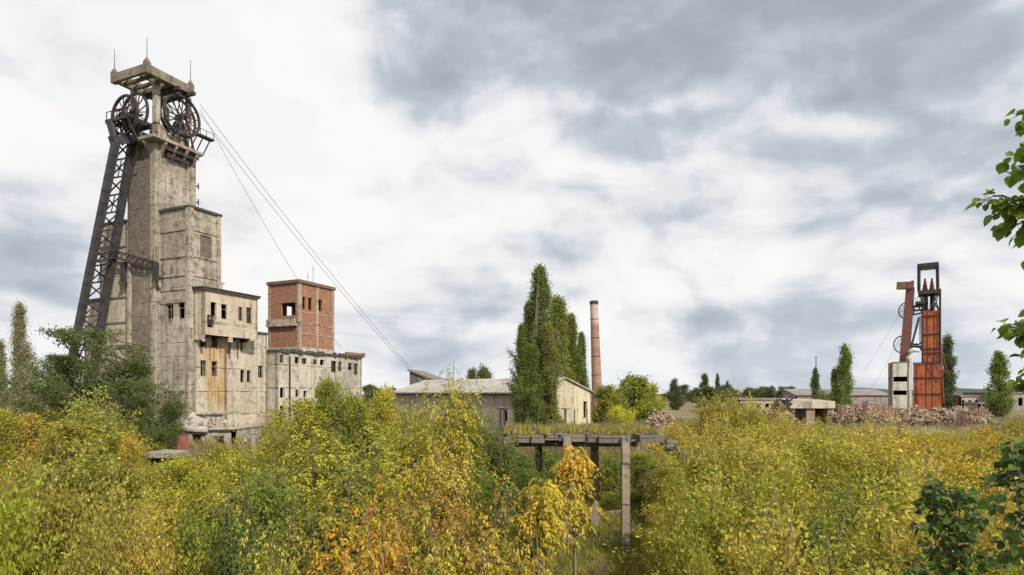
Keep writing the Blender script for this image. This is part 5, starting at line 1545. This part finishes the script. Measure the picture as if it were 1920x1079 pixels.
put('popfar', 1, 1776, 172, 632, 30, 'fargreen', "dark poplar half hidden behind the red headframe's right side", group=G_pop)
put('popfar', 0, 1266, 170, 712, 32, 'fargreen', "small dark conical poplar right of the yellow-green tree by the chimney", group=G_pop)
put('popfar', 1, 1322, 210, 702, 22, 'fargreen', "far narrow poplar, left one of three on the horizon", group=G_far)
put('popfar', 2, 1345, 212, 702, 14, 'fargreen', "far narrow poplar, middle one of three on the horizon", group=G_far)
put('popfar', 0, 1364, 216, 716, 14, 'fargreen', "far narrow poplar, right one of three on the horizon", group=G_far)
put('far', 0, 1192, 105, 706, 96, 'mid', "round yellow-green tree right of the brick chimney")
put('far', 1, 1135, 95, 724, 60, 'mid', "low olive tree at the foot of the brick chimney")
put('far', 2, 1222, 112, 722, 50, 'yg', "yellowish tree touching the round tree's right side")
put('shrub', 0, 1160, 74, 764, 100, 'lemon', "round bright yellow-green bush before the chimney's foot")
put('far', 0, 905, 135, 690, 46, 'fargreen', "dark treetop showing above the workshop roof, right one")
put('far', 1, 884, 138, 693, 30, 'fargreen', "dark treetop showing above the workshop roof, left one")
rf = random.Random(5)
kk = 0
for px in list(range(1262, 1500, 17)) + list(range(1880, 2000, 22)) + list(range(690, 742, 20)) + list(range(-30, 150, 26)):
    Y = rf.uniform(200, 420); kk += 1
    put('far', kk % 3, px + rf.uniform(-6, 6), Y, rf.uniform(722, 733), rf.uniform(20, 44), 'fargreen', "small dark far-off tree in the low line along the horizon", group=G_far, zb=4.5)

# --- near thicket, left and centre: (kind, variant, px, Y, top, width, palette, label)
NEAR = [
 # behind, along the foot of the headframe
 ('tall', 0, 612, 44, 712, 84, 'mid', "tall olive-green young tree whose tip overlaps the pale hall's right part"),
 ('tall', 1, 560, 42, 752, 96, 'yg', "yellow-green young tree below the pale hall's small lower windows"),
 ('tall', 2, 655, 46, 742, 90, 'mid', "olive young tree right of the tallest one, below the hall's right end"),
 ('tall', 0, 726, 43, 728, 66, 'ochre', "brownish pointed young tree between the hall and the workshop"),
 ('tall', 1, 690, 48, 752, 80, 'mid', "grey-green shrub low in the gap between hall and workshop"),
 ('box', 0, 852, 34, 702, 92, 'gold', "golden young maple reaching above the workshop's roof edge"),
 ('tall', 2, 884, 37, 730, 66, 'green', "green young tree right behind the golden maple"),
 ('box', 1, 820, 36, 770, 90, 'gold', "golden maple just left below the highest golden tip"),
 ('tall', 0, 775, 39, 752, 92, 'yg', "yellow-green tree before the workshop's left corner"),
 ('tall', 1, 905, 36, 778, 92, 'bluegreen', "dark green young tree under the workshop's grey wall"),
 ('tall', 2, 952, 35, 826, 92, 'bluegreen', "dark bluish-green shrub before the trestle's left pillar"),
 ('tall', 0, 1000, 34, 872, 76, 'green', "green shrub under the trestle, left of the drooping yellow maple"),
 ('tall', 1, 520, 40, 786, 84, 'yg', "yellow-green shrub right of the pale concrete post"),
 ('shrub', 0, 425, 44, 826, 84, 'olive', "olive shrub just before the ruined bunker's right corner"),
 ('shrub', 1, 352, 40, 858, 110, 'lime', "bright yellow-green bush below the bunker's black openings"),
 ('shrub', 2, 450, 38, 838, 96, 'yg', "yellow-green bush left of the pale concrete post's foot"),
 ('tall', 2, 175, 44, 742, 110, 'olive', "speckled olive and yellow tree in front of the dark locust"),
 ('tall', 0, 232, 45, 790, 70, 'ochre', "brown-yellow shrub under the dark locust's right half"),
 ('shrub', 2, 243, 40, 822, 60, 'gold', "small golden shrub left of the broken grey canopy"),
 ('tall', 1, 120, 40, 792, 96, 'olive', "olive young tree left of the speckled tree"),
 ('tall', 2, 62, 47, 778, 90, 'ochre', "ochre shrub at the left below the pale faded poplar"),
 ('tall', 0, 5, 45, 770, 76, 'olive', "olive shrub at the photo's left border below the faded poplar"),
 ('shrub', 1, 95, 52, 772, 110, 'ochre', "faded ochre brush between the left shrubs and the dark locust"),
 ('shrub', 0, 20, 56, 786, 110, 'dry', "dry pinkish-brown brush behind the small pale slab"),
 ('tall', 1, 280, 52, 800, 70, 'green', "green shrub beside the red steel box"),
 ('tallplume', 1, 408, 52, 852, 90, 'yg', "yellow-green shrub close before the bunker's right half"),
 ('plume', 1, 300, 42, 876, 60, 'olive', "olive shrub growing right in front of the broken grey canopy"),
 ('plume', 0, 262, 44, 858, 44, 'yg', "small yellow-green shrub at the broken grey canopy's left end"),
 # middle belt
 ('shrub', 0, 40, 33, 868, 130, 'ochre', "ochre twiggy shrub in the left middle of the thicket"),
 ('shrub', 1, 130, 31, 846, 150, 'olive', "large olive shrub in the left middle of the thicket, under the speckled tree"),
 ('shrub', 2, 215, 33, 872, 130, 'olive', "olive shrub left of the pale grass gap"),
 ('fine', 1, 290, 31, 928, 110, 'ochre', "ochre fine-leaved shrub just below the pale grass gap"),
 ('shrub', 0, 375, 32, 890, 140, 'yg', "wide yellow-green bush under the bright bush by the bunker"),
 ('tall', 2, 450, 30, 868, 120, 'yg', "yellow-green young tree in the belt left of the dark green one"),
 ('tall', 0, 525, 29, 868, 120, 'green', "dark green young tree in the centre-left of the thicket"),
 ('tall', 1, 600, 33, 806, 124, 'yg', "yellow-green tree below the tallest olive tip"),
 ('tall', 2, 690, 33, 812, 130, 'yg', "broad yellow-green tree in the middle between hall and workshop"),
 ('tall', 0, 650, 29, 868, 120, 'mid', "olive-green tree just above the orange shrub"),
 ('box', 2, 745, 30, 846, 110, 'yg', "yellow-green maple right of the broad yellow-green tree"),
 ('box', 0, 835, 29, 826, 110, 'gold', "golden-brown maple straight below the highest golden tip"),
 ('tall', 2, 895, 30, 870, 100, 'green', "dark green tree between the golden-brown maple and the trestle"),
 ('tall', 1, 965, 28, 905, 96, 'bluegreen', "dark bluish-green shrub left of the yellow drooping maple"),
 ('bigtop', 0, 1078, 25, 838, 66, 'gold', "drooping bright yellow maple standing before the trestle's middle pillar"),
 ('bigtop', 1, 1020, 22, 896, 62, 'gold', "lower yellow sapling touching the drooping maple's left side"),
 ('big', 2, 940, 22, 912, 100, 'rust', "orange-brown sapling below the dark bluish shrub"),
 # front
 ('shrub', 1, 18, 22, 925, 120, 'yg', "bright yellow-green shrub in the bottom left corner"),
 ('shrub', 2, 110, 23, 930, 150, 'olive', "dark olive shrub at the bottom, right of the bright corner shrub"),
 ('fine', 0, 200, 22, 938, 140, 'olive', "fine-leaved olive shrub at the bottom left with pale bare stems"),
 ('fine', 2, 290, 22, 975, 130, 'ochre', "brownish fine-leaved shrub at the bottom, below the grass gap"),
 ('shrub', 0, 370, 22, 962, 130, 'mid', "mid-green shrub at the bottom below the wide yellow-green bush"),
 ('tall', 2, 450, 21, 935, 120, 'bluegreen', "dark green shrub at the bottom left of the pale-leaved sapling"),
 ('big', 1, 500, 17, 985, 110, 'lime', "pale yellow-green sapling at the bottom beside the dark green shrubs"),
 ('tall', 0, 545, 23, 930, 110, 'bluegreen', "very dark green shrub left of the orange shrub"),
 ('big', 2, 640, 20, 935, 140, 'orange', "bright orange shrub at the bottom centre-left, largest orange patch"),
 ('box', 1, 725, 21, 938, 80, 'red', "red-orange sapling right of the bright orange shrub"),
 ('big', 0, 700, 17, 1010, 120, 'gold', "golden sapling at the bottom, in front of the orange shrub"),
 ('tall', 1, 775, 24, 915, 90, 'mid', "green shrub right of the red-orange sapling"),
 ('box', 2, 850, 23, 905, 120, 'rust', "rust-brown and yellow maple at the bottom centre"),
 ('big', 1, 820, 17, 1000, 130, 'yg', "yellow-green sapling at the bottom centre"),
 ('big', 2, 905, 18, 985, 120, 'gold', "golden sapling at the bottom, left of the corner with long yellow leaves"),
 ('tall', 2, 950, 22, 975, 90, 'green', "dark green shrub at the bottom behind the long yellow leaves"),
 ('big', 0, 1015, 16, 1012, 120, 'gold', "low sapling with long drooping yellow leaves at the bottom, left of the path gap"),
 # under and behind the trestle
 ('tall', 0, 1140, 50, 842, 78, 'green', "green tree seen through the trestle, right of the dark pillar"),
 ('tall', 1, 1085, 51, 850, 80, 'green', "green tree seen through the trestle, left of the dark pillar"),
 ('shrub', 2, 1150, 46, 925, 70, 'green', "low green bush under the trestle between the two right pillars"),
 ('tall', 2, 1022, 48, 845, 70, 'green', "green tree behind the trestle's left bay"),
 ('tall', 0, 1200, 49, 850, 70, 'mid', "olive tree behind the trestle's right end"),
 ('tall', 2, 970, 50, 850, 70, 'green', "green tree far under the trestle's left end"),
]
for k, (kind, vk, px, Y, top, wd, pal, lab) in enumerate(NEAR):
    kind = {'shrub': ('shrub', 'plume')[k % 2], 'box': 'sap', 'big': 'sap', 'tall': ('tall', 'tallplume', 'sap')[(k * 5 + vk) % 3]}.get(kind, kind)
    if kind == 'tall' and top > 860: kind = 'tallplume'
    put(kind, vk, px, Y, top, wd * (1.3 if kind != 'bigtop' else 1.25), pal, lab, group=G_mid)

# --- the wide yellow thicket on the right: rows from the back to the front
rows = [
 # Y, [(px, top, width, palette)]
 (74, [(1262, 800, 60, 'ochre'), (1300, 782, 60, 'ochre'), (1340, 752, 60, 'yellow'), (1378, 742, 58, 'yellow'), (1415, 746, 54, 'yellow'), (1450, 768, 52, 'ochre'), (1490, 786, 52, 'ochre'), (1535, 778, 50, 'yellow'), (1580, 794, 50, 'ochre'),
       (1625, 796, 52, 'ochre'), (1672, 806, 52, 'ochre'), (1720, 808, 52, 'yellow'), (1765, 804, 54, 'yellow'), (1812, 800, 54, 'yellow'), (1856, 792, 60, 'mid'), (1904, 780, 64, 'mid'), (1950, 780, 60, 'mid')]),
 (60, [(1252, 836, 64, 'ochre'), (1288, 812, 76, 'ochre'), (1346, 800, 76, 'yellow'), (1402, 806, 76, 'yellow'), (1458, 808, 76, 'ochre'), (1515, 812, 76, 'yellow'), (1572, 822, 76, 'yellow'), (1632, 826, 76, 'gold'),
       (1690, 824, 76, 'gold'), (1748, 822, 78, 'gold'), (1806, 826, 76, 'gold'), (1862, 822, 70, 'orange'), (1918, 812, 80, 'mid')]),
 (45, [(1246, 862, 76, 'olive'), (1300, 836, 100, 'yellow'), (1372, 826, 110, 'yellow'), (1452, 832, 110, 'yellow'), (1534, 830, 110, 'yellow'), (1614, 838, 112, 'yellow'), (1696, 840, 112, 'gold'), (1776, 842, 110, 'gold'), (1846, 838, 100, 'gold'), (1916, 850, 100, 'yg')]),
 (34, [(1256, 880, 96, 'yg'), (1346, 852, 140, 'yellow'), (1456, 848, 150, 'yellow'), (1566, 856, 150, 'yg'), (1680, 862, 150, 'yellow'), (1790, 866, 144, 'gold'), (1890, 876, 130, 'yellow')]),
 (26, [(1262, 930, 100, 'olive'), (1350, 896, 164, 'yellow'), (1478, 900, 176, 'yg'), (1608, 912, 160, 'mid'), (1740, 912, 172, 'ochre'), (1868, 916, 160, 'yellow')]),
 (20, [(1278, 990, 100, 'olive'), (1372, 960, 180, 'yg'), (1530, 966, 170, 'green'), (1672, 966, 190, 'ochre'), (1830, 976, 180, 'yellow')]),
 (16, [(1300, 1040, 110, 'yg'), (1430, 1024, 190, 'yellow'), (1590, 1030, 190, 'olive'), (1760, 1036, 190, 'ochre'), (1900, 1040, 150, 'yg')]),
]
words_row = ["backmost row", "second row from the back", "third row from the back", "fourth row from the back", "third row from the front", "second row from the front", "front row"]
ordn = ["first", "second", "third", "fourth", "fifth", "sixth", "seventh", "eighth", "ninth", "tenth", "eleventh", "twelfth", "thirteenth", "fourteenth", "fifteenth", "sixteenth", "seventeenth"]
cw = {'ochre': "ochre", 'yellow': "yellow", 'mid': "green", 'gold': "golden", 'orange': "orange-tinged", 'olive': "olive", 'rust': "rust-brown", 'yg': "yellow-green", 'green': "dark green"}
i = 0
for ri, (Y, lst) in enumerate(rows):
    for ci, (px, top, wd, pal) in enumerate(lst):
        i += 1
        kind = (('fine', 'plume')[i % 2] if ri < 2 else ('whip', 'whip', 'plume', 'tallplume')[(i * 7) % 4])
        jy = rnd_rot.uniform(-.04, .04) * Y
        put(kind, i % 3, px + (rnd_rot.uniform(-.16, .16) * wd if ci else 8), Y + jy * 1.6, top - (10 if ri else -6) + rnd_rot.uniform(-.17, .12) * wd, wd * (rnd_rot.uniform(1.25, 1.75) if ci else .9), pal, "%s shrub, %s from the trestle in the yellow thicket's %s" % (cw[pal], ordn[ci], words_row[ri]), group=G_yel)
# dry weeds on the deck and at the workshop's foot, before the rubble
G_dry = "dry weeds on the trestle deck"
rd = random.Random(12)

# ---------------------------------------------------------------- ground
def grid_ground():
    ys = [-30, -12, 0] + [1.5 * k for k in range(1, 70)] + [110, 118, 130, 145, 165, 190, 230, 290, 380, 520, 800, 1300, 2200, 3600]
    m = MB(); cols = 121; V = []; Fs = []
    for y in ys:
        hw = 60 + max(y, 0) * 1.35
        for j in range(cols):
            x = -hw + 2 * hw * j / (cols - 1)
            V.append((x, y, ground_z(x, y) if y < 400 else 4.9))
    for a in range(len(ys) - 1):
        for j in range(cols - 1):
            i = a * cols + j; Fs.append((i, i + 1, i + cols + 1, i + cols))
    me = bpy.data.meshes.new("ground"); me.from_pydata(V, [], Fs)
    me.polygons.foreach_set('use_smooth', [True] * len(Fs)); me.update()
    m_, t, bs, out = mat("ground_soil")
    c = t.node('ShaderNodeTexCoord').outputs['Object']
    n = t.noise(c, .12, 6, .6); n2 = t.noise(c, 1.6, 8, .7); n3 = t.noise(c, .5, 5, .6)
    col = t.mix(t.ss(n, .4, .62), (.20, .16, .09), (.12, .12, .045))
    col = t.mix(t.ss(n3, .45, .65), col, (.28, .22, .13))
    col = t.mix(t.math('MULTIPLY', t.ss(n2, .45, .7), .6), col, (.07, .06, .035))
    t.l.new(col, bs.inputs['Base Color']); bump(t, bs, n2, .8, .2)
    me.materials.append(m_)
    o = bpy.data.objects.new("ground", me); scene.collection.objects.link(o); o['kind'] = 'structure'
    o['label'] = "uneven soil and dry grass between the shrubs"
grid_ground()
def tufts(name, label, pts, h, pal, seed, per=14, spread=.35, wd=.03, kind='stuff'):
    """grass or weed blades growing at the given points"""
    rg = np.random.default_rng(seed); P0 = np.array(pts); n = len(P0)
    P = np.repeat(P0, per, 0) + np.c_[rg.normal(size=(n * per, 2)) * spread, np.zeros(n * per)]
    N = len(P); d = rand_unit(rg, N) * .38 + np.array([0, 0, 1.0])
    hh = h * rg.uniform(.4, 1.25, N) * np.repeat(rg.uniform(.6, 1.3, n), per)
    nr_ = rand_unit(rg, N); cr_ = np.repeat(rg.random(n), per) * .6 + rg.random(N) * .4
    me = leaves_mesh(name, P, d, nr_, hh, np.full(N, wd) * rg.uniform(.6, 1.6, N), cr_, .35)
    o = bpy.data.objects.new(name, me); scene.collection.objects.link(o)
    Pp = PALS[pal]; o.color = (*Pp[0], 1); o['alt_color'] = list(Pp[1]); o['third_color'] = list(Pp[2])
    o['kind'] = kind; o['label'] = label; o['category'] = 'grass'
    return o
rg = random.Random(21)
def scat(n, f):
    out = []
    for _ in range(n):
        p = f()
        if p: out.append(p)
    return out
def onground(pxa, pxb, y0, y1, pw=1.0):
    Y = y0 + (y1 - y0) * rg.random() ** pw; px = rg.uniform(pxa, pxb); x = (px - 960) / F * Y
    return (x, Y, ground_z(x, Y) - .03)
tufts("dry_grass", "dry straw-coloured grass growing over the open ground", scat(9000, lambda: onground(-60, 1980, 34, 110, .8)), .7, 'brownweed', 31, per=9, spread=.5, wd=.07)
tufts("green_grass", "short green grass on the ground near the trestle", scat(3500, lambda: onground(900, 1260, 20, 56)), .4, 'mid', 32, per=12, spread=.3, wd=.04)
tufts("undergrowth", "low weedy undergrowth between the shrubs", scat(6000, lambda: onground(-60, 1980, 22, 62, .9)), .6, 'olive', 33, per=10, spread=.4, wd=.05)
def ondeck():
    x = rg.uniform(xa + .2, xb - .3); y = 36.7 + (6.1) * rg.random() ** .8
    return (x, y, zd - .02)
tufts("deck_grass", "dry brown grass and weeds growing on the trestle deck", scat(520, ondeck), .46, 'brownweed', 34, per=12, spread=.16, wd=.03)
tufts("deck_weeds", "low olive weeds growing on the trestle deck", scat(420, ondeck), .38, 'olive', 35, per=16, spread=.16, wd=.06)
tufts("yard_weeds", "tall dry brown weeds along the foot of the workshop", scat(1300, lambda: onground(915, 1290, 52, 72)), 1.3, 'brownweed', 36, per=12, spread=.3, wd=.05)
tufts("thicket_twigs", "bare pinkish brown twigs standing above the back of the yellow thicket", scat(1100, lambda: onground(1240, 1860, 66, 84)), 2.2, 'dry', 37, per=9, spread=.7, wd=.035)
tufts("ridge_weeds", "dry weeds rooted in the rubble ridge", [(gx(rg.uniform(1430, 1850), 97), rg.uniform(92, 99), 5.2 + rg.random() * 2.2) for _ in range(110)], .6, 'brownweed', 38, per=10, spread=.3, wd=.05)
# far strip of woods and hills at the horizon
hm = plain("far_hill_cover", (.06, .075, .055), (.09, .105, .07), .02)
me = bpy.data.meshes.new("hills"); V = []; Fs = []
N = 240
for k in range(N + 1):
    x = -1900 + 3800 * k / N
    h = 9 + 7 * math.sin(k * .11 + 1) + 4 * math.sin(k * .31) + 2.2 * math.sin(k * .93)
    h = max(h, 3) 
    for (y, z) in ((1250, 4.5), (1330, 5 + h * .8), (1420, 5 + h), (1600, 4.5)): V.append((x, y, z))
for k in range(N):
    for j in range(3):
        i = k * 4 + j; Fs.append((i, i + 4, i + 5, i + 1))
me.from_pydata(V, [], Fs); me.materials.append(hm); me.update()
o = bpy.data.objects.new("hills", me); scene.collection.objects.link(o); o['kind'] = 'structure'

# ---------------------------------------------------------------- near broad-leaved tree at the right edge and its sapling
def broad(name, label, base, stems_pts, tw, leafsize, seed, pal, dens=9, thick=.05, bark=None):
    """stems_pts: list of poly-lines (world points); leaves grow on short stalks along the twigs"""
    rg = np.random.default_rng(seed); rr = random.Random(seed)
    r = thing(name, base, label, "tree")
    paths = []; P = []; Dv = []
    for si, (pts, r0, leafy) in enumerate(stems_pts):
        pts = [Vector(p) - Vector(base) for p in pts]
        # smooth the poly-line a little
        sm = []
        for a, b in zip(pts[:-1], pts[1:]):
            for k in range(4): sm.append(a.lerp(b, k / 4) + Vector((rr.gauss(0, .006), rr.gauss(0, .006), rr.gauss(0, .006))))
        sm.append(pts[-1])
        paths.append((sm, [r0 * (1 - .75 * k / (len(sm) - 1)) for k in range(len(sm))]))
        if not leafy: continue
        L = sum((b - a).length for a, b in zip(sm[:-1], sm[1:]))
        ntw = max(3, int(L * tw))
        for k in range(ntw):
            f = (k + .5) / ntw * leafy + (1 - leafy); i = min(len(sm) - 2, int(f * (len(sm) - 1))); o_ = sm[i].lerp(sm[i + 1], rr.random())
            d = Vector((rr.gauss(0, 1), rr.gauss(0, 1), rr.gauss(.15, .6))).normalized()
            ln = rr.uniform(.10, .24)
            e = o_ + d * ln + Vector((0, 0, -.03)); paths.append(([o_, o_.lerp(e, .5) + Vector((0, 0, .015)), e], [.006, .004, .0025]))
            for q in range(dens):
                g = rr.uniform(.25, 1.0); p = o_.lerp(e, g); dd = (d * .5 + Vector((rr.gauss(0, .8), rr.gauss(0, .8), rr.gauss(-.15, .6)))).normalized()
                st = p + dd * rr.uniform(.03, .06); paths.append(([p, st], [.0022, .0018]))
                P.append(tuple(st)); Dv.append(tuple(dd + Vector((0, 0, -.45))))
    P = np.array(P); Dv = np.array(Dv); n = len(P)
    nr_ = rand_unit(rg, n) * .55 + np.array([.1, -.25, .8])
    ls = leafsize * rg.uniform(.6, 1.15, n)
    me = leaves_mesh("crown", P, Dv, nr_, ls, ls * rg.uniform(.85, 1.0, n), rg.random(n), .1, 'broad')
    tm = branches_mesh("trunk", paths, bark or M_bark, 6)
    for nme, mm in (("crown", me), ("trunk", tm)):
        o = bpy.data.objects.new(nme, mm); scene.collection.objects.link(o); o.parent = r
        Pp = PALS[pal]; o.color = (*Pp[0], 1); o['alt_color'] = list(Pp[1]); o['third_color'] = list(Pp[2])
    return r
Yn = 5.0
Q = lambda px, py, Y=Yn: tuple(px2(px, py, Y))
bx_, by_ = (2110 - 960) / F * 5.4, 5.4
tb_ = (bx_, by_, ground_z(bx_, by_))
tr0 = (bx_, by_, tb_[2] - .2)
broad("linden_tree", "near tree with broad round dark green leaves reaching in from the right border", tb_, [
    ([tr0, (bx_ - .05, by_, 9.6), (bx_ + .02, by_ + .05, 11.2), Q(2090, 180, 5.3), Q(2050, -60, 5.2)], .07, .3),
    ([Q(2108, 620, 5.4), Q(2020, 560, 5.1), Q(1985, 470, 5.0), Q(1950, 425), Q(1910, 385), Q(1878, 366)], .022, .62),
    ([Q(2020, 560, 5.1), Q(1990, 400, 4.9), Q(1950, 340, 4.9), Q(1922, 290, 4.9)], .016, .60),
    ([Q(2100, 500, 5.4), Q(2030, 330, 5.1), Q(1985, 240, 5.1), Q(1955, 185, 5.1)], .02, .4),
    ([Q(2110, 700, 5.4), Q(2040, 690, 5.1), Q(1980, 660, 5.0), Q(1935, 625, 5.0), Q(1912, 605, 5.0)], .018, .42),
    ([Q(2040, 690, 5.1), Q(1990, 725, 4.9), Q(1950, 712, 4.9), Q(1940, 700, 4.9)], .014, .4),
], 17, .092, 5, 'linden', dens=6)
bx_, by_ = (1985 - 960) / F * 4.6, 4.6
tb_ = (bx_, by_, ground_z(bx_, by_))
broad("linden_sapling", "dark broad-leaved young tree at the right border's lower corner", tb_, [
    ([(bx_, by_, tb_[2] - .1), Q(1975, 1060, 4.6), Q(1950, 930, 4.6), Q(1935, 860, 4.6), Q(1930, 826, 4.6)], .025, .8),
    ([Q(1975, 1060, 4.6), Q(1940, 1000, 4.5), Q(1915, 960, 4.5), Q(1900, 905, 4.5)], .014, .8),
    ([Q(1960, 960, 4.6), Q(1925, 900, 4.5), Q(1905, 880, 4.5)], .012, .8),
    ([Q(1978, 1100, 4.6), Q(1945, 1060, 4.5), Q(1912, 1010, 4.5)], .012, .7),
], 20, .075, 6, 'deep', dens=6)
bx_, by_ = (1785 - 960) / F * 6.5, 6.5
tb_ = (bx_, by_, ground_z(bx_, by_))
broad("linden_sapling", "bushy dark green broad-leaved sapling low in front of the yellow thicket", tb_, [
    ([(bx_, by_, tb_[2] - .1), Q(1785, 1120, 6.5), Q(1780, 1000, 6.5), Q(1775, 935, 6.5), Q(1768, 915, 6.5)], .022, .85),
    ([Q(1785, 1120, 6.5), Q(1755, 1050, 6.5), Q(1752, 970, 6.4), Q(1745, 930, 6.4)], .012, .85),
    ([Q(1785, 1120, 6.5), Q(1815, 1060, 6.5), Q(1822, 990, 6.6), Q(1830, 950, 6.6)], .012, .8),
    ([Q(1785, 1060, 6.5), Q(1800, 1000, 6.3), Q(1796, 930, 6.3)], .010, .85),
    ([Q(1785, 1130, 6.5), Q(1840, 1085, 6.5), Q(1850, 1040, 6.5)], .010, .7),
    ([Q(1785, 1130, 6.5), Q(1735, 1095, 6.5), Q(1722, 1060, 6.5)], .010, .7),
], 17, .080, 7, 'deep', dens=7)
# pale bare stems in the left shrubs
for (a, b, c_, d_, Y, lab) in (((74, 990), (98, 915), (101, 868), (112, 826), 26, "pale bare forked branch rising through the olive shrubs at the left"),):
    m = MB(); m.tube([px2(*a, Y), px2(*b, Y), px2(*c_, Y), px2(*d_, Y)], [.026, .02, .014, .005], 6)
    m.tube([px2(*b, Y), px2(b[0] + 25, b[1] - 38, Y), px2(b[0] + 32, b[1] - 74, Y)], [.02, .014, .006], 5)
    o = m.build("bare_branch", M_twig, None, loc=tuple(px2(*a, Y))); o['label'] = lab; o['category'] = "branch"
# pale dry weed clump in the open patch
put('dry', 0, 1128, 30, 1040, 30, 'dry', "pale grey dried weed clump standing in the open grass patch", zb=None, name="dry_weed")
